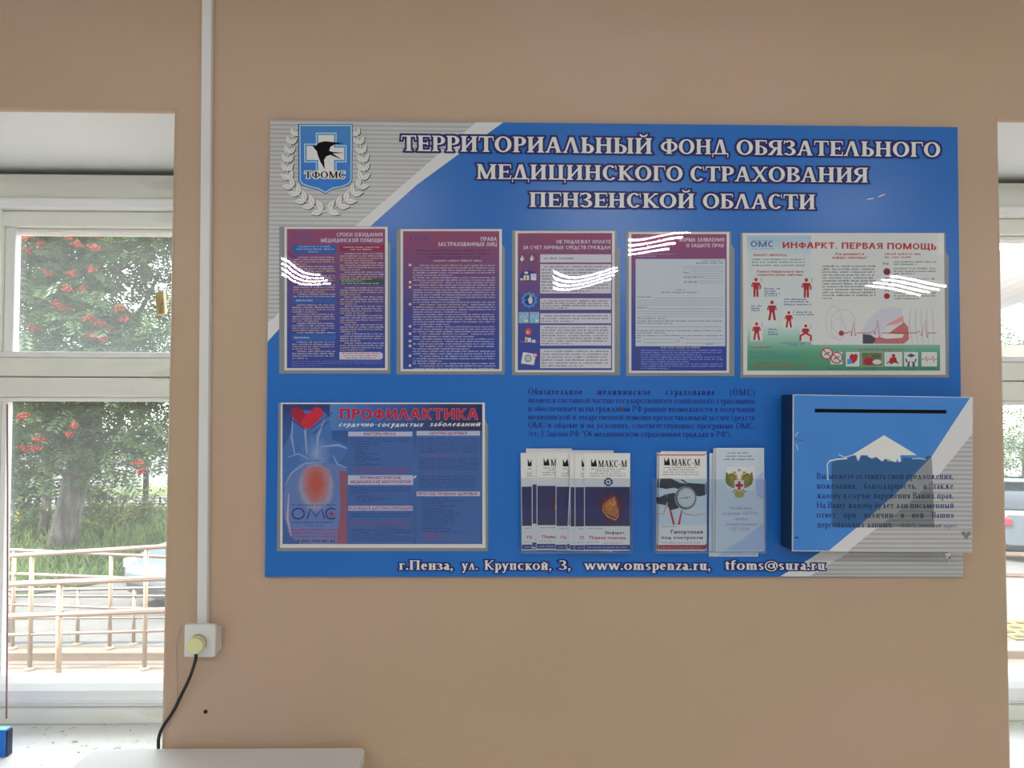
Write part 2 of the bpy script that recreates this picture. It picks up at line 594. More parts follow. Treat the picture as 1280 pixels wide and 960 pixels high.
def grow(p, d, asp=1.0):
    """outline of a convex stroke moved out by d"""
    n = len(p)
    ar = sum(p[i][0] * p[(i + 1) % n][1] - p[(i + 1) % n][0] * p[i][1] for i in range(n))
    if abs(ar) < 1e-9:
        return p
    sg = 1 if ar > 0 else -1
    out = []
    for i in range(n):
        a, b, c = Vector(p[i - 1]), Vector(p[i]), Vector(p[(i + 1) % n])
        u, v = (b - a), (c - b)
        if u.length < 1e-6 or v.length < 1e-6:
            out.append(p[i])
            continue
        u.normalize(); v.normalize()
        n1, n2 = Vector((u.y, -u.x)) * sg, Vector((v.y, -v.x)) * sg
        m = n1 + n2
        k = m.length_squared
        if k < 0.35:
            m = (n1 + n2).normalized() * 1.4 if k > 1e-6 else n1
        else:
            m = m * (2 / k)
        out.append((b.x + m.x * d, b.y + m.y * d))
    return out


class Sheet(MB):
    """flat print on a real sheet: drawn in units of a working frame, laid on the plane at depth y"""

    def __init__(self, ox, oy, s, y, dz=4e-5):
        super().__init__()
        self.ox, self.oy, self.s, self.y, self.dz = ox, oy, s, y, dz
        self.rnd = random.Random(int(ox * 7 + oy * 13 + s * 100))
        self.dx = self.dy = self.rot = 0.0
        self.piv = (0, 0)
        self.tick = 0

    def w(self, X, Y, layer=0, lift=0.0):
        if self.rot:
            c, s = math.cos(self.rot), math.sin(self.rot)
            u, v = X - self.piv[0], Y - self.piv[1]
            X, Y = self.piv[0] + u * c - v * s, self.piv[1] + u * s + v * c
        return P(self.ox + (X + self.dx) / self.s, self.oy + (Y + self.dy) / self.s, self.y - layer * self.dz - lift)

    def up(self):
        self.tick = (self.tick + 1) % 16
        return self.tick * 2.2e-6

    def poly(self, pts, m, layer=1, lift=None):
        lift = self.up() if lift is None else lift
        self.add([self.w(a, b, layer, lift) for a, b in pts], [tuple(range(len(pts)))], m)

    def rect(self, x0, y0, x1, y1, m, layer=1):
        self.poly([(x0, y0), (x1, y0), (x1, y1), (x0, y1)], m, layer)

    def slab(self, pts, m, thick):
        f = [self.w(a, b) for a, b in pts]
        self.prism(f, [(p.x, p.y + thick, p.z) for p in f], m)

    def ell(self, cx, cy, rx, ry, m, layer=1, n=20, a0=0, a1=360):
        self.poly([(cx + rx * math.cos(R(a0 + (a1 - a0) * i / n)), cy + ry * math.sin(R(a0 + (a1 - a0) * i / n))) for i in range(n if a1 - a0 == 360 else n + 1)], m, layer)

    def ring(self, cx, cy, rx, ry, wd, m, layer=1, a0=0, a1=360, n=24):
        self.line([(cx + rx * math.cos(R(a0 + (a1 - a0) * i / n)), cy + ry * math.sin(R(a0 + (a1 - a0) * i / n))) for i in range(n + 1)], wd, m, layer)

    def line(self, pts, wd, m, layer=1):
        pts = [Vector(p) for p in pts]
        ws = list(wd) if isinstance(wd, (list, tuple)) else [wd] * len(pts)
        while len(ws) < len(pts):
            ws.insert(-1, ws[-2])
        lf, rt = [], []
        for i, p in enumerate(pts):
            d = (pts[min(i + 1, len(pts) - 1)] - pts[max(i - 1, 0)])
            d.normalize()
            nn = Vector((-d.y, d.x)) * ws[i] / 2
            lf.append(p + nn); rt.append(p - nn)
        li = self.up()
        vs = [self.w(p.x, p.y, layer, li) for p in lf + rt]
        n = len(pts)
        self.add(vs, [(i, i + 1, n + i + 1, n + i) for i in range(n - 1)], m)

    def text(self, txt, x0, x1, base, cap, m, layer=2, bold=0.0, shear=0.0, slope=0.0):
        """plain lettering without serifs, fitted between x0 and x1"""
        sw = .13 if not bold else .2 + bold
        run, wv = serif_run(txt, sw, sw * .8, .05, True)
        kx = (x1 - x0) / wv
        for i, p in enumerate(run):
            self.poly([(x0 + a * kx + b * cap * shear, base - b * cap + slope * a * kx) for a, b in p], m, layer, (i % 14) * 2.0e-6)

    def serif(self, txt, x0, x1, base, cap, m, layer=3, s=.2, t=.075, out=None, outd=.06, slope=0.0, justify=False, track=0.0, natural=False):
        if justify:
            ws = [serif_run(q, s, t, track) for q in txt.split(' ')]
            tot = sum(a[1] for a in ws)
            k = cap
            gap = (x1 - x0 - tot * k) / (len(ws) - 1)
            if gap < cap * .3:
                k = (x1 - x0 - cap * .3 * (len(ws) - 1)) / tot
                gap = cap * .3
            x, run = 0.0, []
            for q, wv in ws:
                run += [[(x + a * k, b) for a, b in p] for p in q]
                x += wv * k + gap
            kx = 1.0
        else:
            run, wv = serif_run(txt, s, t, track)
            kx = (x1 - x0) / wv if not natural else cap
        for i, p in enumerate(run):
            lf = (i % 16) * 2.0e-6
            if out:
                asp = kx / cap if not justify else 1
                gp = grow([(a * asp, b) for a, b in p], outd)
                gp = [(a / asp, b) for a, b in gp]
                self.poly([(x0 + a * kx, base - b * cap + slope * a * kx) for a, b in gp], out, layer - 1, lf)
            self.poly([(x0 + a * kx, base - b * cap + slope * a * kx) for a, b in p], m, layer, lf)

    def greek(self, x0, x1, y, h, m, layer=2, cut=None, full=True):
        """a line of print too small to read"""
        r, x = self.rnd, x0
        end = x1 if full else x0 + (x1 - x0) * (cut or r.uniform(.3, .8))
        pitch = h * .85
        while x < end - pitch:
            n = r.randint(2, 10)
            for _ in range(n):
                if x > end - pitch:
                    break
                up = h * r.choice((.72, .72, .72, .95))
                self.rect(x, y - up, x + pitch * r.uniform(.4, .68), y, m, layer)
                x += pitch
            x += pitch * r.uniform(.6, 1.2)
# ================================================================ THE ROOM
YW = 0.40                                    # depth of the window recess
XL, XR, YB, ZC = -4.4, 5.9, -9.2, 3.05


def zw(py, px=100, y=YW):
    return P(px, py, y).z


Z_HEAD = P(100, 138, 0).z
Z_SILL = zw(905)
A_top, A_bot = P(216, 140, 0), P(200, 930, 0)
B_top, B_bot = P(1250, 155, 0), P(1266, 960, 0)
OL0, OL1 = -2.32, A_bot.x                    # left opening
OR0, OR1 = B_bot.x, 2.28                     # right opening


def wall_edge(side, z):
    t, b = (A_top, A_bot) if side == 0 else (B_top, B_bot)
    return b.x + (t.x - b.x) * (z - b.z) / (t.z - b.z)


m_wall = noise_mat('peach_wall_paint', [(0.28, (160, 142, 117)), (0.5, (166, 143, 121)), (0.72, (170, 144, 128))], (1.1, 1.1, 1.5), 4, 0.42, 0.35, 9.0, dist=0.012)
m_white = noise_mat('old_white_paint', [(0.3, (208, 208, 204)), (0.62, (211, 211, 207)), (0.75, (204, 203, 197))], (2.0, 2.0, 9.0), 6, 0.4, 0.4, 14.0, dist=0.006)
m_frame = noise_mat('grey_white_window_paint', [(0.3, (192, 191, 181)), (0.6, (200, 199, 190)), (0.78, (178, 176, 162))], (3.0, 3.0, 18.0), 6, 0.42, 0.5, 26.0, dist=0.004)
m_bead = noise_mat('cream_window_paint', [(0.3, (206, 205, 195)), (0.7, (210, 210, 202))], (5, 5, 20), 4, 0.4, 0.3, 40, dist=0.003)
m_sill = noise_mat('chipped_sill_paint', [(0.30, (120, 112, 100)), (0.34, (192, 191, 186)), (0.7, (197, 196, 191))], (60, 60, 60), 3, 0.35, 0.3, 40, dist=0.003)

# the wall with its two window openings
bm = bmesh.new()
zs = [0.0, Z_SILL - 0.02, Z_HEAD, ZC]
xs = [XL, OL0, None, None, OR1, XR]
grid = []
for z in zs:
    row = []
    for i, x in enumerate(xs):
        if x is None:
            x = wall_edge(0 if i == 2 else 1, z)
        row.append(bm.verts.new((x, 0, z)))
    grid.append(row)
for j in range(3):
    for i in range(5):
        if j == 1 and i in (1, 3):
            continue
        bm.faces.new((grid[j][i], grid[j][i + 1], grid[j + 1][i + 1], grid[j + 1][i]))
ext = bmesh.ops.extrude_face_region(bm, geom=list(bm.faces))
for v in [g for g in ext['geom'] if isinstance(g, bmesh.types.BMVert)]:
    v.co.y = 0.62
bmesh.ops.recalc_face_normals(bm, faces=bm.faces)
bm.normal_update()
bev = []
for e in bm.edges:
    a, b = e.verts
    if abs(a.co.y) < 1e-6 and abs(b.co.y) < 1e-6 and len(e.link_faces) == 2:
        if e.link_faces[0].normal.dot(e.link_faces[1].normal) < 0.5 and XL + .1 < (a.co.x + b.co.x) / 2 < XR - .1 and .1 < (a.co.z + b.co.z) / 2 < ZC - .1:
            bev.append(e)
bmesh.ops.bevel(bm, geom=bev, offset=0.012, segments=4, affect='EDGES', profile=0.5)
bm.normal_update()
for f in bm.faces:
    c = f.calc_center_median()
    if 0.02 < c.y < 0.6 and XL + .1 < c.x < XR - .1 and .1 < c.z < ZC - .1 and abs(f.normal.y) < .3:
        f.material_index = 1
me = bpy.data.meshes.new('wall_front')
bm.to_mesh(me)
bm.free()
me.materials.append(m_wall)
me.materials.append(m_white)
wall_front = bpy.data.objects.new('wall_front', me)
COL.objects.link(wall_front)
tag(wall_front, kind='structure')

m_room = mat((160, 156, 150), 0.7)
m_ceil = mat((222, 222, 218), 0.8)
m_floor = noise_mat('beige_floor', [(0.3, (184, 180, 172)), (0.7, (194, 190, 182))], (3, 3, 3), 5, 0.35)
for nm, b, q in (('wall_left', (XL - .1, XL, YB, 0.0, 0, ZC), m_room), ('wall_right', (XR, XR + .1, YB, 0.0, 0, ZC), m_room),
                 ('wall_rear', (XL - .1, XR + .1, YB - .1, YB, 0, ZC), m_room), ('floor', (XL - .1, XR + .1, YB - .1, 0.0, -.1, 0), m_floor),
                 ('ceiling', (XL - .1, XR + .1, YB - .1, 0.62, ZC, ZC + .1), m_ceil)):
    tag(MB().box(*b, q).build(nm), kind='structure')

# ceiling lamps: square luminaires, four tubes each
m_tube = bpy.data.materials.new('fluorescent_tube')
m_tube.use_nodes = True
m_tube.cycles.emission_sampling = 'FRONT'
_n = m_tube.node_tree.nodes
_e = _n.new('ShaderNodeEmission')
_e.inputs['Color'].default_value = (0.96, 0.985, 1.0, 1)
_e.inputs['Strength'].default_value = TUBE_STRENGTH
m_tube.node_tree.links.new(_e.outputs[0], _n['Material Output'].inputs['Surface'])
m_refl = mat((84, 84, 86), 0.4)
for ly, lx in [(-3.5, -2.6), (-3.5, -1.1), (-3.5, .45), (-3.5, 2.2), (-3.5, 4.0), (-7.6, -2.76), (-7.6, .78), (-7.6, 4.92), (-6.0, 1.27)]:  # extra lamps in the near row are added to strengthen its shadows
    if True:
        q = MB()
        z1 = ZC - .002
        q.box(lx - .36, lx + .36, ly - .38, ly + .38, z1 - .03, z1, m_refl)
        for i in range(4):
            yy = ly - .3 + i * .2
            q.tube([(lx - .34, yy, ZC - .052), (lx + .34, yy, ZC - .052)], .009, m_tube, 6, caps=False)
            for e in (-.345, .345):
                q.box(lx + e - .006, lx + e + .006, yy - .015, yy + .015, ZC - .066, z1 - .03, m_refl)
        if ly > -4:                                                     # deep rim added to the near row, keeps its light off the upper wall
            for k in (-1, 1):
                q.box(lx + k * .366 - .005, lx + k * .366 + .005, ly - .39, ly + .39, ZC - .14, z1, m_refl)
                q.box(lx - .36, lx + .36, ly + k * .386 - .005, ly + k * .386 + .005, ZC - .14, z1, m_refl)
        o = fix_normals(q.build('ceiling_lamp'))
        tag(o, kind='structure')

# ---------------------------------------------------------------- windows
m_glass = clear_mat('window_glass', 0.01, 0.028, (0.97, 0.985, 0.975, 1))
m_dusty = clear_mat('dusty_window_glass', 0.01, 0.05, (0.95, 0.975, 0.965, 1))
m_wood = noise_mat('bare_wood', [(0.3, (150, 125, 75)), (0.7, (185, 160, 105))], (60, 60, 8), 4, 0.6)
Zh0, Zh1 = zw(250), Z_HEAD + .0
Zb0 = zw(263)
Zs1 = zw(283)                                 # top of the upper glass
Zt1, Zt1a, Zt0a, Zt0 = zw(440), zw(447), zw(496), zw(502)
Zr1, Zr0 = zw(847), zw(879)


def window(idx, x0, x1, xm, mull, lab_block):
    g = MB()
    zt = Z_HEAD + .01
    g.box(x0, x1, YW + .05, .52, zw(224), zt, m_frame)                  # dark gap above the frame head
    root = g.build('window_%d' % idx)
    tag(root, kind='structure')

    def part(nm, fn, bev=0.004, m=None):
        q = MB()
        fn(q)
        return q.build(nm, root, bevel=bev)
    part('frame_head', lambda q: q.box(x0, x1, YW - .012, .50, Zh0, zw(219.5), m_frame))
    part('frame_bead', lambda q: q.box(x0, x1, YW - .026, .47, Zb0, Zh0, m_bead), 0.008)
    part('sash_rail', lambda q: q.box(x0, x1, YW + .004, .48, Zs1 - .0, Zb0, m_frame))
    part('glazing_bead', lambda q: q.box(x0, x1, YW + .025, .475, Zs1 - .011, Zs1, m_bead), 0.003)

    def transom(q):
        q.box(x0, x1, YW - .005, .50, (Zt1a + Zt0a) / 2 + .001, Zt1a, m_frame)
        q.box(x0, x1, YW - .008, .50, Zt0a, (Zt1a + Zt0a) / 2 - .001, m_frame)
    part('transom', transom)
    part('transom_ledge', lambda q: q.box(x0, x1, YW - .012, .50, Zt1a, Zt1, m_white), 0.003)
    part('glazing_bead', lambda q: q.box(x0, x1, YW + .01, .48, Zt0, Zt0a, m_bead), 0.003)

    def bottom(q):
        pr = [(.437, Zr0), (YW + .005, Zr0), (YW - .018, Zr0 + .006), (YW - .028, Zr0 + .022), (YW - .024, Zr0 + .042), (YW - .008, Zr1 - .012), (YW + .012, Zr1), (.437, Zr1)]
        q.prism([(x0, a, b) for a, b in pr], [(x1, a, b) for a, b in pr], m_white)
    fix_normals(part('bottom_rail', bottom, 0.004))
    part('frame_foot', lambda q: (q.box(x0, x1, YW - .004, .50, Z_SILL, Zr0 - .012, m_frame), q.box(x0, x1, YW + .004, .50, Zr0 - .012, Zr0, m_bead)), 0.004)
    # mullion and the stiles of the sashes
    a, b, c, d = mull
    part('mullion', lambda q: q.box(xm - .06, a, YW - .01, .46, Z_SILL, zw(262), m_frame))
    part('stile', lambda q: q.box(a, b, YW + .012, .437, Zt1, Zs1, m_bead), 0.003)
    part('stile', lambda q: q.box(a, d, YW + .012, .437, Zr1, Zt0, m_bead), 0.003)
    part('jamb_stile', lambda q: q.box(x0, x0 + .05, YW, .50, Z_SILL, zw(262), m_frame))
    part('jamb_stile', lambda q: q.box(x1 - .05, x1, YW, .50, Z_SILL, zw(262), m_frame))
    part('upper_pane', lambda q: q.box(x0 + .04, x1 - .04,   .436, .440, Zt1 - .005, Zs1 + .005, m_dusty), 0)
    part('lower_pane', lambda q: q.box(x0 + .04, x1 - .04,   .436, .440, Zr1 - .005, Zt0 + .005, m_glass), 0)
    return root


pm = [P(v, 400, YW + .012).x for v in (4, 17, 4, 11)]
win1 = window(1, OL0 - .01, A_bot.x + .03, pm[0] - .06, pm, True)
q = MB()
fr = [P(a, b, .44) for a, b in ((193.5, 365), (204, 363.5), (206, 392), (195, 394))]
q.prism(fr, [p + Vector((0, .018, 0)) for p in fr], m_wood)
o = q.build('wooden_block', win1, bevel=.002)
fix_normals(o)
pm2 = [1.52, 1.56, 1.52, 1.55]
win2 = window(2, OR0 - .03, OR1 + .01, 1.46, pm2, False)

for i, (a, b) in enumerate(((OL0, wall_edge(0, Z_SILL)), (OR0, OR1))):
    o = MB().box(a - .01, b + .01, -.035 if i == 0 else 0.002, YW + .02, Z_SILL - .05, Z_SILL, m_sill).build('trim_%d' % (i + 1), bevel=.006)
    tag(o, kind='structure')

# sampling aid: tells the renderer that daylight comes in by the two openings
for a, b in ((OL0, A_bot.x), (OR0, OR1)):
    pd = bpy.data.lights.new('daylight_portal', 'AREA')
    pd.shape = 'RECTANGLE'
    pd.size, pd.size_y = b - a, Z_HEAD - Z_SILL
    pd.cycles.is_portal = True
    po = bpy.data.objects.new('daylight_portal', pd)
    COL.objects.link(po)
    po.location = ((a + b) / 2, .6, (Z_HEAD + Z_SILL) / 2)
    po.rotation_euler = (R(-90), 0, 0)
# ================================================================ OUTSIDE
OK_ = 4.6                                    # colours out here read in daylight


def om(rgb, rough=.6, metal=0.0, k=OK_):
    return mat(rgb, rough, metal, k)


ZG = -1.5
m_asph = noise_mat('asphalt', [(0.3, (168, 164, 160)), (0.7, (190, 186, 182))], (3, 3, 3), 6, .9, k=3.4)
m_soil = noise_mat('weedy_soil', [(0.3, (120, 146, 86)), (0.7, (160, 184, 110))], (2, 2, 2), 6, .9, k=4.4)
m_lawn = noise_mat('lawn', [(0.3, (165, 190, 80)), (0.7, (205, 222, 110))], (2, 2, 2), 6, .9, k=4.4)
m_road = noise_mat('pale_road', [(0.3, (215, 212, 210)), (0.7, (232, 230, 228))], (1, 1, 1), 4, .9, k=4.0)
m_kerb = om((190, 176, 168), .8)
for nm, b, q in (('asphalt_ground', (-40, 40, .7, 19.15, ZG - .2, ZG), m_asph),
                 ('pavement', (-40, 40, 19.15, 21.5, ZG - .2, ZG + .04), m_road), ('grass_verge_ground', (-40, 40, 21.5, 24.1, ZG - .2, ZG + .05), m_lawn),
                 ('road_ground', (-60, 60, 24.1, 70, ZG - .2, ZG), m_road)):
    tag(MB().box(*b, q).build(nm), kind='structure')


def bank_edge(x):
    """how far off the weedy bank begins"""
    return 7.9 if x < -9.5 else 7.9 + (x + 9.5) * 1.05 if x < -5.5 else 12.1 + (x + 5.5) * .3 if x < 3 else 14.6


ex = [-40, -9.5, -7.5, -5.5, -2, 3, 40]
q = MB()
q.prism([(x, bank_edge(x), ZG + .02) for x in ex] + [(40, 19.14, ZG + .02), (-40, 19.14, ZG + .02)], [(x, bank_edge(x), ZG - .1) for x in ex] + [(40, 19.14, ZG - .1), (-40, 19.14, ZG - .1)], m_soil)
tag(q.build('weedy_ground'), kind='structure')

# tiled ramp beside the building
m_tile, tn, tl, tb = nodes_of('peach_ramp_tiles')
t_tc, t_mp, t_br = tn.new('ShaderNodeTexCoord'), tn.new('ShaderNodeMapping'), tn.new('ShaderNodeTexBrick')
t_mp.inputs['Scale'].default_value = (1, 1, 1)
t_br.offset = 0
t_br.inputs['Color1'].default_value = ref((240, 206, 180), 3.4)
t_br.inputs['Color2'].default_value = ref((236, 200, 172), 3.4)
t_br.inputs['Mortar'].default_value = ref((190, 165, 148), 2.6)
t_br.inputs['Scale'].default_value = 1.0
t_br.inputs['Brick Width'].default_value = .6
t_br.inputs['Row Height'].default_value = .6
t_br.inputs['Mortar Size'].default_value = .008
tl.new(t_tc.outputs['Object'], t_mp.inputs[0]); tl.new(t_mp.outputs[0], t_br.inputs[0]); tl.new(t_br.outputs[0], tb.inputs['Base Color'])
tb.inputs['Roughness'].default_value = .5
q = MB()
q.box(-6.5, 4.5, .66, 4.62, ZG, -.64, m_tile)  # near part runs unseen to the wall, added to bounce daylight onto the soffit
q.box(-6.5, 4.5, 4.62, 4.80, ZG, -.571, m_tile)
tag(q.build('access_ramp', bevel=.01), 'peach tiled access ramp with a raised kerb outside the windows', 'ramp')

m_steel = mat((206, 184, 168), .26, 1.0, 1.2)  # rail colour holds the warm reflection of the ramp tiles
m_steel2 = mat((226, 202, 174), .35, .5, 1.5)


def railing(Y, zb, rails, posts, r, rp_, lab):
    root = thing('metal_railing', (P(100, 700, Y).x, Y, zb), lab, 'railing', 'tubular railings of the ramp')
    for (ya, yb) in rails:
        def pt(px):
            return P(px, ya + (yb - ya) * (px - 10) / 195, Y)
        MB().tube([pt(-170), pt(100), pt(420)], r if ya < 760 or Y < 4 else r * .7, m_steel, 12).build('handrail', root, smooth=True)
    ya, yb = rails[0]
    for px in posts:
        p = P(px, ya + (yb - ya) * (px - 10) / 195, Y)
        o = MB().tube([(p.x, Y, zb + .008), (p.x, Y, p.z - r * .8)], rp_, m_steel2, 12).build('post', root, smooth=True)
        MB().tube([(p.x, Y, zb + .001), (p.x, Y, zb + .012), (p.x, Y, zb + .022)], [rp_ * 2.3, rp_ * 2.3, rp_ * 1.3], m_steel2, 16).build('base_plate', o)
    return root


railing(3.60, -.64, [(730, 722.5), (770, 763)], [-75, 75, 250, 330], .022, .021, 'thick tubular railing nearest the window, its post in mid pane, rails under a shorter one')
railing(4.41, -.64, [(694.7, 683), (793.5, 788)], [40, 183, 320], .020, .018, 'tubular railing on the ramp tiles with the topmost handrail rising to the right')
railing(4.70, -.571, [(687, 696), (717, 724), (755, 762)], [18, 139, 265], .015, .016, 'three-bar tubular railing along the ramp kerb sloping down to the right')
railing(7.62, ZG, [(738, 734.5), (744.5, 745), (773, 772)], [-60, 12, 98, 168, 240], .022, .022, 'low far tubular railing standing on the asphalt before the silver car')

rr = thing('metal_railing', (P(1290, 700, 4.3).x, 4.3, -.64), 'tubular railing outside the right-hand window before the second car', 'railing', 'tubular railings of the ramp')
for ya in (692, 718):
    MB().tube([P(1225, ya, 4.3), P(1300, ya + 2, 4.3), P(1420, ya + 4, 4.3)], .019, m_steel, 12).build('handrail', rr, smooth=True)
for px in (1240, 1330, 1410):
    p = P(px, 694, 4.3)
    MB().tube([(p.x, 4.3, -.639), (p.x, 4.3, p.z - .016)], .018, m_steel2, 12).build('post', rr, smooth=True)
m_tac = om((236, 214, 120), .7)
tx = P(1250, 780, 8.0).x
q = MB().box(tx, tx + 4, 7.7, 8.5, ZG + .001, ZG + .02, m_tac)
for i in range(18):
    for j in range(4):
        q.box(tx + .06 + i * .22, tx + .18 + i * .22, 7.76 + j * .19, 7.84 + j * .19, ZG + .02, ZG + .026, om((150, 118, 70), .7))
tag(q.build('tactile_paving'), 'yellow dotted tactile paving strip on the asphalt outside the right-hand window', 'paving strip')

# ---------------------------------------------------------------- cars
m_carp = mat((188, 203, 216), .3, .0, 3.3)
m_carg = mat((40, 46, 54), .08, 0, 1.2)
m_tyre = mat((34, 34, 36), .8, 0, 1.2)
m_hub = mat((180, 184, 188), .35, .8, 1.0)
m_lamp = mat((225, 230, 235), .1, 0, 1.2)
m_red = mat((235, 60, 80), .25, 0, 1.1)
m_trim = mat((60, 62, 66), .5, 0, 1.2)


CARS = []


def car(loc, ang, lab):
    """nose towards -x before turning"""
    root = thing('car', loc, lab, 'car', 'parked cars')
    root.rotation_euler = (0, 0, ang)
    CARS.append(loc)

    def sec(x, zb, zm, zt, wb, wm, wt):
        h = [(-wb, zb), (-wm, zb + .1), (-wm, zm), (-wt, zt)]
        return [Vector(loc) + Vector((x, y, z)) for y, z in h + [(-y2, z2) for y2, z2 in reversed(h)]]

    def loft(secs, m, nm, par=root, smooth=True):
        q = MB()
        n = len(secs[0])
        vs = [p for s_ in secs for p in s_]
        fs = [(i * n + j, i * n + (j + 1) % n, (i + 1) * n + (j + 1) % n, (i + 1) * n + j) for i in range(len(secs) - 1) for j in range(n)]
        fs += [tuple(range(n)), tuple(range(len(vs) - 1, len(vs) - n - 1, -1))]
        q.add(vs, fs, m)
        o = q.build(nm, par)
        fix_normals(o)
        return autosmooth(o, 50)
    loft([sec(-2.1, .3, .5, .56, .5, .6, .5), sec(-2.0, .2, .58, .68, .68, .78, .66), sec(-1.6, .18, .66, .8, .74, .84, .72), sec(-.9, .18, .76, .92, .76, .86, .74),
          sec(.2, .18, .82, .94, .76, .87, .76), sec(1.3, .18, .84, .97, .76, .86, .74), sec(1.85, .22, .82, .98, .72, .82, .68), sec(2.05, .35, .74, .92, .6, .74, .6)], m_carp, 'body')
    cab = loft([sec(-1.0, .9, .9, .93, .7, .72, .7), sec(-.3, .9, 1.25, 1.36, .72, .66, .56), sec(.4, .9, 1.3, 1.44, .72, .66, .56), sec(1.2, .9, 1.25, 1.4, .72, .64, .54), sec(1.8, .9, .96, 1.0, .66, .68, .64)], m_carg, 'cabin_glass')
    loft([sec(-.25, 1.36, 1.37, 1.4, .56, .57, .5), sec(.4, 1.42, 1.45, 1.48, .56, .57, .5), sec(1.2, 1.38, 1.4, 1.44, .54, .55, .48)], m_carp, 'roof')
    L = Vector(loc)
    for x in (-1.35, 1.3):
        for s in (-1, 1):
            wq = MB().tube([L + Vector((x, s * .66, .32)), L + Vector((x, s * .87, .32))], .32, m_tyre, 24).build('wheel', root)
            MB().tube([L + Vector((x, s * .86, .32)), L + Vector((x, s * .885, .32))], .2, m_hub, 16).build('hubcap', wq)
    for s in (-1, 1):
        MB().box(L.x - 2.06, L.x - 1.78, L.y + s * .62 - .12, L.y + s * .62 + .12, L.z + .56, L.z + .7, m_lamp).build('headlamp', root, bevel=.03)
        MB().box(L.x + 1.72, L.x + 2.08, L.y + s * .66 - .12, L.y + s * .66 + .12, L.z + .72, L.z + .86, m_red).build('tail_lamp', root, bevel=.02)
        MB().box(L.x - .75, L.x - .6, L.y + s * .95 - .09, L.y + s * .95 + .09, L.z + .92, L.z + 1.05, m_trim).build('side_mirror', root, bevel=.03)
    MB().box(L.x - 2.13, L.x - 2.0, L.y - .5, L.y + .5, L.z + .28, L.z + .42, m_trim).build('grille', root, bevel=.02)
    return root


cx_ = P(184, 740, 8.9).x
car((cx_ + 2.1 * math.cos(R(56)), 8.9 + 2.1 * math.sin(R(56)), ZG), R(56), 'silver car nosing in behind the ramp railings before the rowan trees')
c2 = P(1262, 640, 13.4)
car((c2.x + .2, 14.0, ZG), R(-105), 'silver car with red tail lamps parked outside the right-hand window')

# ---------------------------------------------------------------- trees
rng = random.Random(7)
m_bark = noise_mat('grey_bark', [(0.3, (104, 96, 92)), (0.5, (140, 131, 124)), (0.7, (186, 178, 170))], (9, 9, 2.2), 6, .9, .8, 30, k=1.7, dist=.03)


def leaf_mat(nm, c1, c2, k=2.4):
    m, n, l, b = nodes_of(nm)
    t = n.new('ShaderNodeTexCoord')
    nz = n.new('ShaderNodeTexNoise')
    nz.inputs['Scale'].default_value = 2.6
    nz.inputs['Detail'].default_value = 4
    r = ramp_of(n, [(.35, c1), (.65, c2)], k)
    l.new(t.outputs['Object'], nz.inputs['Vector']); l.new(nz.outputs['Fac'], r.inputs[0]); l.new(r.outputs[0], b.inputs['Base Color'])
    b.inputs['Roughness'].default_value = .5
    tl_ = n.new('ShaderNodeBsdfTranslucent')
    l.new(r.outputs[0], tl_.inputs[0])
    mx = n.new('ShaderNodeMixShader')
    mx.inputs[0].default_value = .45
    l.new(b.outputs[0], mx.inputs[1]); l.new(tl_.outputs[0], mx.inputs[2]); l.new(mx.outputs[0], n['Material Output'].inputs['Surface'])
    return m


m_leafA = leaf_mat('rowan_leaf', (130, 172, 116), (174, 206, 140))
m_leafB = leaf_mat('dark_leaf', (104, 140, 102), (134, 166, 120))
m_leafC = leaf_mat('pale_leaf', (140, 165, 90), (190, 198, 130))
m_stalk = mat((130, 110, 80), .7, 0, 1.5)
m_berry = mat((240, 80, 52), .4, 0, 1.7)


def foliage(nm, root, m, clumps, per, rad, size, pairs=4, seed=1):
    r = random.Random(seed)
    q = MB()
    i = q.mi(m)
    for c in clumps:
        for _ in range(per):
            p = Vector(c) + Vector((r.gauss(0, rad), r.gauss(0, rad), r.gauss(0, rad * .8)))
            ax = Vector((r.uniform(-1, 1), r.uniform(-1, 1), r.uniform(-.9, .25))).normalized()
            sd = ax.cross(Vector((r.uniform(-.5, .5), r.uniform(-.5, .5), 1))).normalized()
            nr = ax.cross(sd)
            L = size * r.uniform(.7, 1.25)
            for k in range(pairs):
                t = (k + .6) / pairs
                for s in (-1, 1):
                    b = p + ax * (L * t)
                    d = (sd * s + ax * .55 + nr * r.uniform(-.25, .25)).normalized() * (L * .36 * (1.15 - .5 * abs(t - .45)))
                    wv = ax * (L * .085)
                    k0 = len(q.v)
                    q.v += [tuple(b), tuple(b + d * .5 - wv), tuple(b + d), tuple(b + d * .5 + wv)]
                    q.f.append([k0, k0 + 1, k0 + 2, k0 + 3]); q.m.append(i)
    return q.build(nm, root)


def clump_field(n, px, py, Y, ok, seed):
    r = random.Random(seed)
    out = []
    while len(out) < n:
        a, b, y = r.uniform(*px), r.uniform(*py), r.uniform(*Y)
        if ok(a, b):
            out.append(P(a, b, y))
    return out


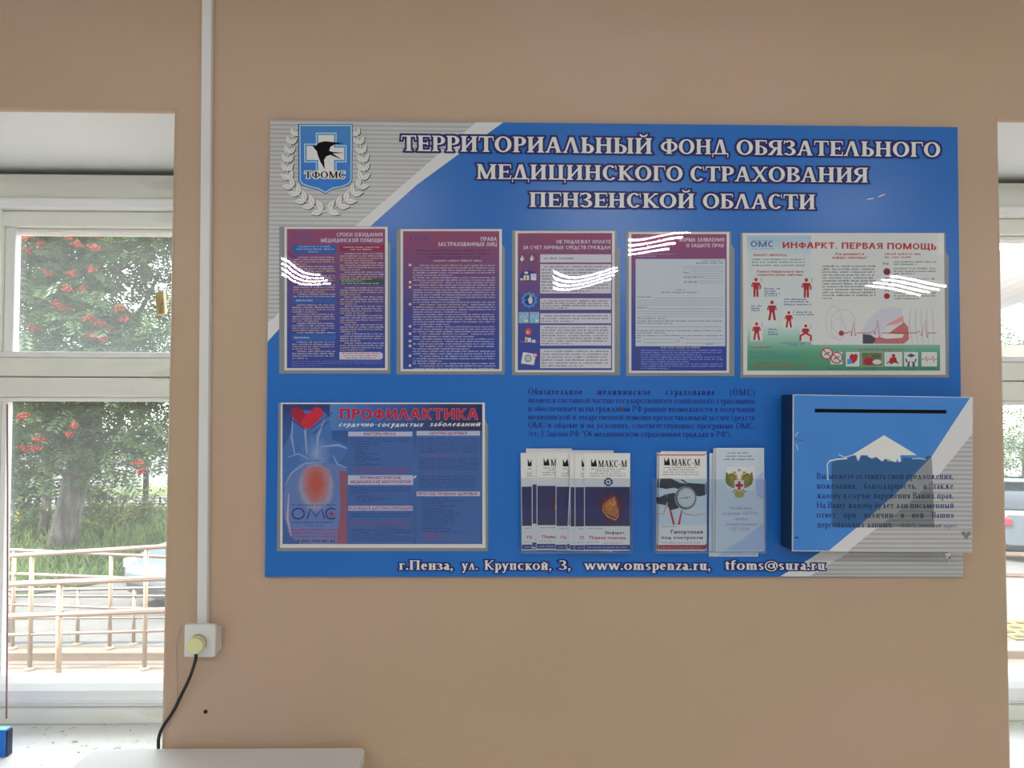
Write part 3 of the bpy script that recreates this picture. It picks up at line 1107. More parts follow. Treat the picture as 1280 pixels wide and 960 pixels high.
YT = 13.2
low = lambda a, b: b < 590 + 10 * math.sin(a * .13) - (max(0, a - 168) * 1.1) and not (172 < a < 204 and 362 < b < 412)
base = P(80, 688, YT)
rowan = thing('rowan_tree', (base.x, YT, ZG), 'leaning rowan tree with a thick pale-footed trunk and red berries', 'tree')
tk = [P(x_, y_, YT) for x_, y_ in ((76, 694), (84, 650), (95, 600), (106, 548), (114, 480), (118, 400), (116, 320), (120, 240), (118, 160))]
MB().tube(tk, [.30, .255, .23, .215, .19, .15, .12, .09, .05], m_bark, 14).build('trunk', rowan, smooth=True)
for a_, b_ in (((106, 540), [(60, 430), (30, 330)]), ((112, 490), [(160, 420), (200, 340)]), ((117, 400), [(80, 330), (66, 260)])):
    s_ = P(*a_, YT)
    MB().tube([s_] + [P(u, v, YT - .4 * (i + 1)) for i, (u, v) in enumerate(b_)], [.1, .06, .03], m_bark, 8).build('branch', rowan, smooth=True)
foliage('foliage', rowan, m_leafA, clump_field(430, (-80, 320), (60, 610), (10.6, 13.6), low, 3), 24, .28, .34, 5, 11)
berries = [(33, 298), (40, 293), (48, 305), (34, 313), (85, 294), (96, 305), (120, 295), (148, 292), (117, 310), (115, 338), (90, 343), (59, 341), (85, 362), (70, 380), (81, 386), (42, 410),
           (110, 397), (124, 404), (155, 400), (138, 412), (130, 424), (112, 420), (150, 386), (104, 360), (28, 521), (49, 548), (43, 561), (31, 560), (92, 532), (86, 543), (172, 578), (177, 588)]
for i, (a_, b_) in enumerate(berries):
    q = MB()
    c = P(a_, b_, 10.3 + (i % 4) * .12)
    top = c + Vector((0, .02, .09))
    for _ in range(22):
        p = c + Vector((rng.gauss(0, .042), rng.gauss(0, .035), rng.gauss(0, .026)))
        q.tube([top, p], .004, m_stalk, 3)
        s_ = .022
        q.add([p + Vector(v) * s_ for v in ((1, 0, 0), (-1, 0, 0), (0, 1, 0), (0, -1, 0), (0, 0, 1), (0, 0, -1))],
              [(0, 2, 4), (2, 1, 4), (1, 3, 4), (3, 0, 4), (2, 0, 5), (1, 2, 5), (3, 1, 5), (0, 3, 5)], m_berry)
    q.build('berry_cluster', rowan, smooth=True)

YD = 15.4
b2 = P(28, 690, YD)
tr2 = thing('shade_tree', (b2.x, YD, ZG), 'grey-barked tree with straight trunk at the pane edge behind the leaning rowan', 'tree')
MB().tube([P(x_, y_, YD) for x_, y_ in ((34, 690), (22, 640), (12, 590), (6, 520), (4, 400), (2, 250))], [.30, .25, .22, .2, .15, .07], m_bark, 12).build('trunk', tr2, smooth=True)
foliage('foliage', tr2, m_leafB, clump_field(150, (-200, 120), (60, 640), (14.6, 17.5), lambda a, b: True, 5), 28, .38, .46, 5, 12)
YE = 14.4
b3 = P(52, 690, YE)
tr3 = thing('slim_tree', (b3.x, YE, ZG), 'slim tree with a thin upright grey trunk beside the leaning rowan', 'tree')
MB().tube([P(x_, y_, YE) for x_, y_ in ((50, 692), (55, 655), (60, 610), (58, 560), (66, 480), (70, 380), (72, 260))], [.13, .105, .095, .09, .08, .06, .03], m_bark, 10).build('trunk', tr3, smooth=True)
foliage('foliage', tr3, m_leafB, clump_field(80, (20, 230), (60, 560), (13.9, 15.5), low, 6), 26, .36, .42, 5, 13)
YF = 21.0
b4 = P(226, 640, YF)
tr4 = thing('pale_tree', (b4.x, YF, ZG), 'pale yellowish leafy tree by the road near the black gate post', 'tree')
MB().tube([P(x_, y_, YF) for x_, y_ in ((232, 640), (230, 560), (226, 460), (224, 330))], [.16, .13, .1, .05], m_bark, 10).build('trunk', tr4, smooth=True)
foliage('foliage', tr4, m_leafC, clump_field(70, (186, 330), (250, 600), (20.2, 22.5), lambda a, b: a > 192 + (b - 500) * .06, 8), 22, .4, .3, 3, 14)
for i, (px, Y, hpx, wpx, seed, lb) in enumerate(((20, 46, 330, 120, 21, 'far dark green tree across the road behind the shade tree'), (150, 52, 380, 90, 22, 'far pale green tree across the road behind the black gate post'))):
    b5 = P(px, 560, Y)
    t5 = thing('street_tree', (b5.x, Y, ZG), lb, 'tree')
    MB().tube([Vector((b5.x, Y, ZG)), P(px, hpx, Y)], [.3, .1], m_bark, 8).build('trunk', t5, smooth=True)
    foliage('foliage', t5, m_leafB if i == 0 else m_leafC, clump_field(60, (px - wpx, px + wpx), (hpx, 540), (Y - 1, Y + 2), lambda a, b: True, seed), 26, .9, .8, 3, seed)
# right-hand window: a tree behind the second car
YR = 17.0
b6 = P(1285, 600, YR)
tr6 = thing('leafy_tree', (b6.x, YR, ZG), 'bright green leafy tree outside the right-hand window behind the car', 'tree')
MB().tube([Vector((b6.x, YR, ZG)), P(1290, 420, YR)], [.2, .08], m_bark, 8).build('trunk', tr6, smooth=True)
foliage('foliage', tr6, m_leafA, clump_field(70, (1225, 1400), (395, 600), (16, 18), lambda a, b: True, 31), 26, .36, .3, 4, 15)

# weeds and long grass on the bank
q = MB()
m_g1, m_g2, m_fl = leaf_mat('weed_green', (140, 172, 100), (180, 208, 120), 1.5), leaf_mat('weed_dark', (112, 146, 86), (146, 178, 100), 1.7), mat((240, 228, 84), .6, 0, 1.9)
for i in range(14000):
    x = rng.uniform(8, 16) if i % 6 == 0 else rng.uniform(-14, -3)
    e_ = bank_edge(x)
    Y = e_ + (19.0 - e_) * rng.random() ** 1.2
    p = Vector((x, Y, ZG))
    if min((p - Vector(c)).length for c in CARS) < 2.7:
        continue
    h = rng.uniform(.15, .5) * (.5 if Y > 15 else .9 if Y > 13.4 else .7)
    a = rng.uniform(0, 6.28)
    d = Vector((math.cos(a), math.sin(a), 0))
    tip = p + Vector((rng.gauss(0, .12), rng.gauss(0, .12), h))
    q.add([p - d * .02, p + d * .02, (p + tip) / 2 + d * .018 + Vector((0, 0, h * .12)), tip, (p + tip) / 2 - d * .018 + Vector((0, 0, h * .12))], [(0, 1, 2, 3, 4)], m_g1 if i % 3 else m_g2)
tag(q.build('long_grass'), 'long weedy grass on the bank behind the railings', 'grass', kind='stuff')


def weed(px, py, Y, h, wd, m, seed, lab, flowers=0):
    r = random.Random(seed)
    c = P(px, py, Y)
    root = thing('weed_plant', (c.x, Y, ZG), lab, 'plant', 'weeds on the bank')
    cl = [Vector((c.x + r.gauss(0, wd * .5), Y + r.gauss(0, .25), ZG + r.uniform(.15, h))) for _ in range(14)]
    s = MB()
    for p in cl:
        s.tube([Vector((c.x, Y, ZG)), p], .008, m_g2, 5)
    s.build('stem', root)
    foliage('foliage', root, m, cl, 16, .13, .17, 3, seed)
    if flowers:
        f = MB()
        for _ in range(flowers):
            p = r.choice(cl) + Vector((r.gauss(0, .16), r.gauss(0, .1) - .1, r.gauss(0, .12) + .06))
            f.add([p + Vector(v) * .035 for v in ((.95, 0, 0), (0, -.4, .95), (-.95, 0, 0), (0, -.4, -.95))], [(0, 1, 2, 3)], m_fl)
        f.build('blossom', root)


for a_ in ((140, 682, 15.0, .95, .6, m_leafC, 41, 'yellow-flowering weed just behind the car bonnet', 60), (178, 664, 15.8, 1.0, .6, m_leafC, 42, 'tall pale weed below the black gate post', 50),
           (60, 690, 14.5, .6, .5, m_g2, 43, 'dark leafy weed at the foot of the thin trunk', 0), (28, 698, 14.4, .6, .4, m_g1, 44, 'bright leafy weed at the pane edge by the railings', 16),
           (112, 640, 17.5, 1.25, .7, m_g2, 45, 'bushy dark weed right of the leaning trunk', 0), (150, 640, 18.0, 1.1, .8, m_g1, 46, 'bushy bright weed in front of the pavement', 20),
           (104, 690, 14.5, .55, .4, m_g1, 47, 'small weed with yellow flowers between two railing posts', 30)):
    weed(*a_)

# black gate post with its arm and low rails by the pavement
YP = 20.3
m_blk = mat((52, 52, 56), .5, 0, 1.6)
pb, pt_ = P(182, 629, YP), P(182, 574, YP)
gp = thing('gate_post', (pb.x, YP, ZG + .04), 'black square gate post with a short top arm by the road', 'post')
MB().box(pb.x - .06, pb.x + .06, YP - .06, YP + .06, ZG + .04, pt_.z, m_blk).build('post', gp)
MB().box(P(164, 574, YP).x, pb.x - .06, YP - .02, YP + .02, pt_.z - .04, pt_.z - .002, m_blk).build('arm', gp)
fr_ = thing('low_fence', (pb.x, 19.35, ZG + .04), 'low dark two-bar fence along the edge of the pavement', 'fence')
for zz in (.06, .22):
    MB().tube([(P(60, 630, 19.35).x, 19.35, ZG + zz + .04), (P(420, 630, 19.35).x, 19.35, ZG + zz + .04)], .018, m_blk, 6).build('rail', fr_)
for px in (70, 130, 200, 270, 340, 410):
    x = P(px, 630, 19.35).x
    MB().box(x - .02, x + .02, 19.33, 19.37, ZG + .04, ZG + .3, m_blk).build('post', fr_)

# white corrugated canopy over the entrance, outside the right-hand window
m_can = mat((240, 238, 242), .4, 0, .6)
ca, cb = P(1236, 296, 3.2), P(1236, 424, 5.6)
cn = thing('entrance_canopy', (ca.x + 1.2, 3.2, ca.z), 'white corrugated entrance canopy outside the right-hand window', 'canopy')
q = MB()
nx, W_ = 56, 2.6
vs, fs = [], []
for j in range(2):
    for i in range(nx + 1):
        u = i / nx
        z = (cb.z + .45 if j == 0 else cb.z) + .0
        y = 2.2 if j == 0 else 5.6
        vs.append((ca.x - .05 + W_ * u, y, z + .045 * math.sin(u * 2 * math.pi * 11) + .5 * u))
for i in range(nx):
    fs.append((i, i + 1, nx + 2 + i, nx + 1 + i))
q.add(vs, fs, m_can)
o = q.build('roof_sheet', cn, smooth=True)
so = o.modifiers.new('thickness', 'SOLIDIFY')
so.thickness = .012
m_cream = mat((226, 218, 205), .5, 0, 1.4)
MB().box(ca.x - .05, ca.x + W_, 5.55, 5.63, cb.z - .2, cb.z - .06, m_cream).build('front_beam', cn)
for x in (ca.x + .9, ca.x + W_ - .1):
    MB().tube([(x, 5.6, ZG), (x, 5.6, cb.z - .06)], .04, m_cream, 10).build('post', cn)
# ================================================================ THE NOTICE BOARD
m_blue = noise_mat('board_blue_film', [(0.3, (24, 90, 166)), (0.7, (30, 97, 173))], (1.5, 1.5, 1.5), 2, 0.24)
m_blue.node_tree.nodes['Principled BSDF'].inputs['Specular IOR Level'].default_value = .35
m_pale = mat((190, 191, 194), .3)
m_lite = mat((184, 184, 186), .3)
m_navy = mat((24, 22, 88), .4)
m_ink = mat((20, 26, 110), .4)
m_ltr = mat((214, 212, 224), .35)
m_edge = mat((190, 190, 192), .4)
m_black = mat((10, 10, 13), .5, spec=.1)


def stripe_mat(nm, c1, c2, period):
    """soft grey ribbing printed across the film"""
    m, n, l, b = nodes_of(nm)
    t, s = n.new('ShaderNodeTexCoord'), n.new('ShaderNodeSeparateXYZ')
    a, si = n.new('ShaderNodeMath'), n.new('ShaderNodeMath')
    a.operation, si.operation = 'MULTIPLY', 'SINE'
    a.inputs[1].default_value = 2 * math.pi / period
    mr = n.new('ShaderNodeMapRange')
    mr.inputs['From Min'].default_value, mr.inputs['From Max'].default_value = -1, 1
    r = ramp_of(n, [(.25, c1), (.6, c2)])
    l.new(t.outputs['Object'], s.inputs[0]); l.new(s.outputs['Z'], a.inputs[0]); l.new(a.outputs[0], si.inputs[0]); l.new(si.outputs[0], mr.inputs['Value'])
    l.new(mr.outputs[0], r.inputs[0]); l.new(r.outputs[0], b.inputs['Base Color'])
    b.inputs['Roughness'].default_value = .3
    return m


m_rib = stripe_mat('grey_ribbed_film', (147, 148, 150), (168, 169, 172), 5.45 / 900 * 1.5486)

YBD = -.012                                  # face of the board
bo = P(768, 437, YBD)
board = thing('information_board', (bo.x, 0, bo.z), 'large blue health insurance information board with grey striped corners hung on the wall', 'notice board')
TLc, TRc, BRc, BLc = (338, 150), (1197, 159), (1204, 721), (331, 721)
S = Sheet(0, 0, 1, YBD)
S.slab([BLc, BRc, TRc, TLc], m_blue, .0115)


def edge_x(y, side):
    if side == 0:
        return 338 - 7 * (y - 150) / 571
    return 1197 + 7 * (y - 159) / 562


bandL = [(595, 152.8), (545, 195), (495, 238.5), (447, 280), (420, 306), (392, 337), (365, 369), (343, 397), (edge_x(402, 0), 402)]
bandR = [(629, 153.1), (577, 190), (521, 231), (466, 280), (438, 306), (408, 340), (378, 376), (350, 410), (edge_x(426, 0), 427)]
S.poly([(338, 150.1)] + bandL, m_rib, 1)
for i in range(len(bandL) - 1):
    S.poly([bandL[i], bandR[i], bandR[i + 1], bandL[i + 1]], m_pale, 2)
# lower corner: pale band and ribbing that run on across the box
lowL = [(1204, 502), (1165, 570), (1100, 630), (1035, 684), (1010, 700), (975, 720.5)]
lowR = [(1204, 545), (1178, 592), (1120, 650), (1059, 692), (1040, 703), (1012, 720.6)]
for i in range(len(lowL) - 1):
    S.poly([lowL[i], lowR[i], lowR[i + 1], lowL[i + 1]], m_pale, 2)
S.poly(lowR + [(1203.9, 720.8)], m_rib, 1)
S.line([(1084, 249), (1092, 248)], 1.2, m_pale, 2)
S.line([(1098, 246), (1106, 243)], 1.2, m_pale, 2)
S.ell(777, 511, 4, 2.2, mat((70, 78, 90), .6), 5)
S.build('panel', board)

# title
S = Sheet(0, 0, 1, YBD - .0006)
for txt, x0, x1, base, cap, slope in (('ТЕРРИТОРИАЛЬНЫЙ', 501, 816, 188.5, 19.5, .012), ('ФОНД', 825, 911, 192.3, 18.5, .008), ('ОБЯЗАТЕЛЬНОГО', 920, 1176, 193.3, 18.5, .012),
                                      ('МЕДИЦИНСКОГО', 594, 854, 223.5, 18.5, .010), ('СТРАХОВАНИЯ', 862, 1086, 226.3, 18.5, .008),
                                      ('ПЕНЗЕНСКОЙ', 661, 869, 258.5, 18.2, .008), ('ОБЛАСТИ', 878, 1020, 260.4, 18.4, .008)):
    S.serif(txt, x0, x1, base, cap, m_ltr, 4, .21, .085, m_navy, .125, slope)
S.build('title_lettering', board)

# emblem: shield, cross, swallow, wreath
em = Sheet(320, 140, 4, YBD - .0006)
m_shield = grad_mat('shield_blue', -.05, .06, [(0, (34, 104, 188)), (1, (52, 112, 176))])
m_shl = mat((150, 186, 226), .35)
m_wh = mat((206, 208, 210), .35)
m_dk = mat((34, 34, 38), .4)
em.poly([(210, 60), (484, 60), (482, 345), (470, 365), (430, 380), (385, 388), (347, 412), (310, 390), (265, 380), (225, 365), (212, 345)], mat((30, 70, 130), .4), 1)
em.poly([(216, 64), (480, 64), (478, 343), (466, 361), (428, 376), (383, 384), (347, 407), (312, 386), (267, 376), (229, 361), (218, 343)], m_shl, 2)
em.poly([(222, 70), (474, 70), (472, 340), (461, 356), (426, 370), (380, 378), (347, 399), (315, 380), (269, 370), (234, 356), (224, 340)], m_shield, 3)
for d, mm, ly in ((0, m_shl, 4), (6, m_shield, 5), (12, m_wh, 6)):
    em.poly([(241 + d, 158 + d), (299 + d, 158 + d), (299 + d, 103 + d), (403 - d, 103 + d), (403 - d, 166 + d), (453 - d, 166 + d), (453 - d, 252 - d), (403 - d, 252 - d), (403 - d, 330), (299 + d, 330), (299 + d, 252 - d), (241 + d, 252 - d)], mm, ly)
em.poly([(281, 168), (300, 170), (316, 152), (345, 146), (440, 156), (392, 163), (372, 174), (366, 194), (384, 200), (442, 204), (384, 208), (432, 240), (372, 214), (352, 222), (340, 240), (345, 288), (322, 250), (308, 214), (304, 196), (292, 182)], m_black, 8)
em.serif('ТФОМС', 243, 447, 331, 34, m_black, 10, .2, .09, m_wh, .13)
em.build('shield_emblem', board)
wr = Sheet(320, 140, 4, YBD - .0004)


def leaf(cx, cy, L, W, ang):
    for off, mm, ly, sc_ in ((3.5, m_dk, 2, 1.04), (0, m_wh, 4, 1.0)):
        pts = []
        n = 7
        for i in range(n + 1):
            t = i / n
            pts.append((L * (t - .5) * sc_, W / 2 * math.sin(math.pi * t ** .8) * sc_))
        for i in range(n - 1, 0, -1):
            t = i / n
            pts.append((L * (t - .5) * sc_, -W / 2 * math.sin(math.pi * t ** .8) * sc_))
        c, s = math.cos(ang), math.sin(ang)
        wr.poly([(cx + a * c - b * s + off, cy + a * s + b * c + off) for a, b in pts], mm, ly)
    c, s = math.cos(ang), math.sin(ang)
    wr.line([(cx - L * .45 * c, cy - L * .45 * s), (cx + L * .3 * c, cy + L * .3 * s)], 1.6, mat((120, 120, 124), .4), 5)


axis = [(390, 513), (300, 480), (235, 435), (180, 375), (155, 305), (158, 230), (175, 150), (205, 80)]
for mir in (0, 1):
    fx = (lambda x: 694 - x) if mir else (lambda x: x)
    wr.line([(fx(a), b) for a, b in axis], 5, m_dk, 1)
    wr.line([(fx(a) - 1, b - 1) for a, b in axis], 4, m_wh, 3)
    tot = 12
    for i in range(1, tot):
        t = i / tot * (len(axis) - 1)
        k = min(int(t), len(axis) - 2)
        f_ = t - k
        x, y = axis[k][0] + (axis[k + 1][0] - axis[k][0]) * f_, axis[k][1] + (axis[k + 1][1] - axis[k][1]) * f_
        dx, dy = axis[k + 1][0] - axis[k][0], axis[k + 1][1] - axis[k][1]
        a = math.atan2(dy, dx)
        L = 66 - 24 * (i / tot)
        for sgn in (-1, 1):
            aa = a + sgn * .62
            off = L * .55
            cx, cy = x + math.cos(aa) * off, y + math.sin(aa) * off
            W = 30 - 11 * (i / tot)
            leaf(fx(cx), cy, L, W, math.pi - aa if mir else aa)
wr.build('laurel_wreath', board)

# paragraph
S = Sheet(0, 0, 1, YBD - .0005)
S.serif('Обязательное медицинское страхование (ОМС)', 660, 944, 493, 7.6, m_ink, 3, .2, .08, slope=.004, justify=True, track=.1)
for i, t_ in enumerate(('является составной частью государственного социального страхования', 'и обеспечивает всем гражданам РФ равные возможности в получении',
                        'медицинской и лекарственной помощи предоставляемой за счет средств', 'ОМС в объеме и на условиях, соответствующих программе ОМС.')):
    S.serif(t_, 660, 944, 503.6 + 10.4 * i, 7.3, m_ink, 3, .15, .07, slope=.004, justify=True)
S.serif('(ст. 1 Закона РФ "Об медицинском страховании граждан в РФ").', 660, 915, 545.3, 7.3, m_ink, 3, .15, .07, slope=.004)
S.build('paragraph_lettering', board)
S = Sheet(0, 0, 1, YBD - .0006)
for t_, x0, x1 in (('г.Пенза,', 498, 567), ('ул.', 577, 598), ('Крупской,', 605, 690), ('3,', 698, 714), ('www.omspenza.ru,', 730, 889), ('tfoms@sura.ru', 906, 1032)):
    S.serif(t_, x0, x1, 712.2, 11.8, m_ltr, 4, .2, .085, m_navy, .13, .003)
S.build('address_lettering', board)

# ---------------------------------------------------------------- pockets and posters
m_pock = mat((120, 123, 126), .3)
m_clear = clear_mat('clear_plastic', 0.006, 0.01, (0.97, 0.975, 0.98, 1))
m_acr = clear_mat('clear_acrylic', 0.03, 0.01, (0.93, 0.955, 0.985, 1), 1.45)
m_paper = mat((200, 204, 212), .4)
m_txtw = mat((186, 180, 206), .5)
m_txty = mat((196, 170, 110), .5)
m_txtd = mat((60, 62, 86), .5)
m_txtr = mat((158, 28, 50), .5)
m_txtb = mat((30, 50, 130), .5)
m_redp = mat((154, 22, 36), .5)


def pocket(outl, lab, bulge, seed):
    """grey backed pocket with a cut corner and a clear, slightly warped front sheet"""
    s = Sheet(0, 0, 1, YBD - .0015)
    s.slab(outl, m_pock, .0013)
    o = s.build('document_pocket', board)
    o['label'] = lab
    xs_, ys_ = [a for a, b in outl], [b for a, b in outl]
    x0, x1, y0, y1 = min(xs_) + 3, max(xs_) - 3, min(ys_) + 1, max(ys_) - 3
    r = random.Random(seed)
    ph = [r.uniform(-1, 1) for _ in range(6)]
    nx, ny = 22, 26
    vs, fs = [], []
    for j in range(ny + 1):
        for i in range(nx + 1):
            u, v = i / nx, j / ny
            a, c = 2 * u - 1, 2 * v - 1
            b = bulge * c * c + bulge * .2 * a * a + .0007 * a * a * c * ph[0] + .0005 * a * c * ph[1] + .00008 * math.sin(7 * u + 9 * v + 3 * ph[2])
            vs.append(P(x0 + (x1 - x0) * u, y0 + (y1 - y0) * v, YBD - .0046 - b))
    for j in range(ny):
        for i in range(nx):
            if i == nx - 1 and j < ny * .14:
                continue
            k = j * (nx + 1) + i
            fs.append((k, k + 1, k + nx + 2, k + nx + 1))
    q = MB()
    q.add(vs, fs, m_clear)
    return q.build('clear_cover', o, smooth=True)


def outline(x0, y0, x1, y1, cut=21, cw=4):
    return [(x0, y1), (x1, y1), (x1, y0 + cut), (x1 - cw, y0 + cut - 6), (x1 - cw, y0), (x0, y0)]


YP_ = YBD - .0026


def poster_base(S, x0, y0, x1, y1, bg, m0=16, top=None):
    S.slab([(x0, y1), (x1, y1), (x1, y0), (x0, y0)], m_paper, .0006)
    if bg:
        S.rect(x0 + m0, y0 + (top or m0 - 4), x1 - m0, y1 - m0 + 3, bg, 1)


GR = 1.5486 / 900
m_gradP = grad_mat('poster_ink_magenta_to_blue', -.148, .148, [(0, (8, 50, 136)), (.22, (20, 50, 138)), (.5, (66, 54, 124)), (.78, (106, 52, 104)), (1, (130, 50, 90))])
m_logo = mat((88, 66, 120), .5)
POST = []


def finish(S, name, lab, cat='poster'):
    o = S.build(name)
    tag(o, lab, cat, 'information posters in the pockets')
    POST.append(o)
    return o


# 1 waiting times
pocket(outline(349, 283, 488, 467, 22), 'grey pocket at the board edge holding the waiting-times poster', .0016, 1)
S = Sheet(340, 280, 4.924, YP_)
poster_base(S, 76, 18, 712, 900, m_gradP)
S.text('ОМС', 130, 262, 95, 50, m_logo, 2, .0)
S.text('СРОКИ ОЖИДАНИЯ', 397, 682, 77, 24, m_txtw, 2, .022)
S.text('МЕДИЦИНСКОЙ ПОМОЩИ', 300, 682, 112, 24, m_txtw, 2, .022)
m_tab, m_tabr, m_tabg = mat((28, 84, 160), .5), mat((130, 22, 60), .5), mat((22, 74, 62), .5)
S.rect(128, 128, 392, 184, m_tab, 2); S.rect(418, 130, 690, 168, m_tabr, 2); S.rect(418, 342, 690, 374, m_tabg, 2)
S.rect(124, 457, 392, 486, m_tab, 2); S.rect(124, 680, 392, 718, m_tab, 2)
for x0, x1, y in ((165, 370, 142), (150, 385, 158), (225, 290, 174), (440, 668, 146), (480, 620, 160), (426, 578, 354), (426, 665, 369)):
    S.greek(x0, x1, y, 8, m_txtw, 3)
S.text('ДИАГНОСТИКА', 148, 250, 475, 9, m_txtw, 3, .02)
S.text('НЕОТЛОЖНО', 136, 228, 704, 9, m_txtw, 3, .02)
for a, b, x0, x1 in ((200, 455, 132, 392), (494, 675, 126, 392), (722, 822, 126, 392), (178, 335, 420, 690), (388, 780, 420, 690)):
    y, k = a, 0
    while y < b:
        last = k % 4 == 3
        S.greek(x0 + (28 if k % 4 == 0 else 0), x1, y + 8, 8, m_txty if k % 4 in (2, 3) else m_txtw, 2, full=not last)
        y += 14.2; k += 1
S.poly([(415, 788), (668, 788), (682, 798), (682, 824), (668, 834), (415, 834)], m_txtw, 2)
for y in (800, 814, 828):
    S.greek(430 + (y - 800), 665 - (y - 800), y, 8, m_txtr if y < 820 else m_txtb, 3)
for y in (848, 861, 874):
    S.greek(122, 688, y, 6, mat((110, 120, 190), .5), 2, full=y < 870)
finish(S, 'poster', 'magenta to blue two-column poster on waiting times, first in the upper row')

# 2 rights of the insured
pocket(outline(495.5, 286, 631, 468, 24), 'grey pocket second in the upper row', .0016, 2)
S = Sheet(490, 280, 4.922, YP_)
poster_base(S, 52, 32, 676, 906, m_gradP)
S.text('ОМС', 108, 246, 106, 40, mat((70, 60, 130), .5), 2)
S.text('ПРАВА', 545, 646, 104, 24, m_txtw, 2, .022)
S.text('ЗАСТРАХОВАННЫХ ЛИЦ', 282, 646, 136, 24, m_txtw, 2, .022)
for x0, x1, y in ((150, 618, 168), (150, 618, 188), (225, 548, 209)):
    S.greek(x0, x1, y, 11, mat((36, 20, 60), .5), 2)
S.greek(255, 560, 230, 10, m_txtw, 2)
y, k = 258, 0
heads = [258, 361, 391, 496, 632, 677, 722, 752, 812, 872]
while y < 895:
    hd = [h for h in heads if abs(h - y) < 7.2]
    if hd:
        S.ell(111, y - 6, 9, 9, m_txty, 2, 10); S.ell(111, y - 6, 4, 4, m_txtw, 3, 8)
        c = 320 if k % 2 else 480
        S.greek(172, c, y, 8.5, m_txty, 2); S.greek(c + 8, 638, y, 8, m_txtw, 2)
    else:
        S.greek(130, 638, y, 8, m_txtw, 2, full=(k % 5 != 4))
    y += 15.1; k += 1
finish(S, 'poster', 'magenta to blue poster of bulleted yellow-headed lines, second in the upper row')

# 3 not to be paid for
pocket(outline(640, 288, 775, 469, 24), 'grey pocket third in the upper row', .0017, 3)
S = Sheet(635, 280, 4.922, YP_)
poster_base(S, 44, 44, 656, 912, m_gradP)
S.text('ОМС', 84, 190, 108, 38, m_logo, 2)
S.text('НЕ ПОДЛЕЖАТ ОПЛАТЕ', 298, 634, 120, 22, m_txtw, 2, .022)
S.text('ЗА СЧЕТ ЛИЧНЫХ СРЕДСТВ ГРАЖДАН', 92, 632, 155, 22, m_txtw, 2, .022)
m_box = mat((188, 186, 206), .5)
for y0, y1, n in ((187, 237, 1), (247, 427, 9), (457, 527, 4), (549, 611, 3), (622, 748, 7), (767, 887, 6)):
    S.rect(198, y0, 634, y1, m_box, 2)
    if n == 1:
        S.greek(220, 426, 216, 11, m_txtd, 3)
    else:
        pt = (y1 - y0 - 12) / n
        for i in range(n):
            S.greek(208 + (14 if i == 0 else 0), 622, y0 + 10 + pt * i + 10, 10, m_txtd, 3, full=i < n - 1)
m_c1, m_c2, m_c3, m_c4 = mat((60, 130, 200), .5), mat((200, 205, 215), .5), mat((190, 60, 70), .5), mat((30, 40, 110), .5)
for cx, cy in ((92, 212), (152, 210)):
    S.ell(cx, cy, 24, 24, m_c4, 2); S.ell(cx - 6, cy + 4, 11, 14, m_c2, 3); S.ell(cx - 4, cy - 12, 7, 7, m_txty, 3); S.rect(cx + 8, cy - 14, cx + 16, cy + 14, m_c3, 3)
S.ell(125, 320, 50, 34, m_c4, 2); S.rect(96, 316, 130, 346, m_c2, 3); S.rect(140, 306, 174, 346, m_c2, 3); S.ell(112, 300, 12, 8, m_c2, 3); S.rect(148, 314, 154, 322, m_c1, 4); S.rect(160, 314, 166, 322, m_c1, 4); S.rect(108, 322, 116, 346, m_c3, 4); S.rect(76, 334, 92, 346, m_c2, 3)
n = 10
gear = []
for i in range(n * 2):
    rr = 50 if i % 2 else 43
    gear += [(131 + rr * math.cos(R((i - .3) * 18)), 468 + rr * math.sin(R((i - .3) * 18))), (131 + rr * math.cos(R((i + .3) * 18)), 468 + rr * math.sin(R((i + .3) * 18)))]
S.poly(gear, m_c1, 2); S.ell(131, 468, 32, 32, m_c4, 3); S.ell(138, 470, 14, 22, m_c2, 4); S.ell(140, 446, 8, 8, m_txty, 5); S.line([(118, 462), (100, 474)], 6, m_c1, 5)
S.rect(66, 542, 128, 610, mat((120, 160, 190), .5), 2); S.rect(133, 542, 192, 610, mat((120, 160, 190), .5), 2)
for x in (72, 139):
    S.line([(x, 580), (x + 18, 560), (x + 30, 585), (x + 48, 556)], 4, m_c2, 3); S.rect(x + 30, 588, x + 50, 602, m_c2, 3)
S.ell(126, 662, 20, 22, m_c3, 2); S.ell(122, 666, 9, 10, m_txty, 3); S.rect(78, 722, 182, 728, m_c3, 2); S.rect(106, 700, 142, 726, m_c2, 3); S.ell(112, 702, 8, 8, m_txty, 4); S.rect(148, 712, 168, 730, m_c2, 3); S.rect(112, 708, 120, 724, m_c4, 4)
S.poly([(80, 858), (92, 788), (172, 800), (160, 868)], m_c2, 2); S.ell(124, 826, 22, 24, m_c1, 3); S.ell(124, 826, 14, 16, m_txty, 4); S.ell(168, 806, 13, 12, m_c3, 4); S.rect(160, 803, 176, 809, m_c2, 5); S.rect(165, 798, 171, 814, m_c2, 5)
finish(S, 'poster', 'magenta to blue poster with six pale text boxes, third in the upper row')

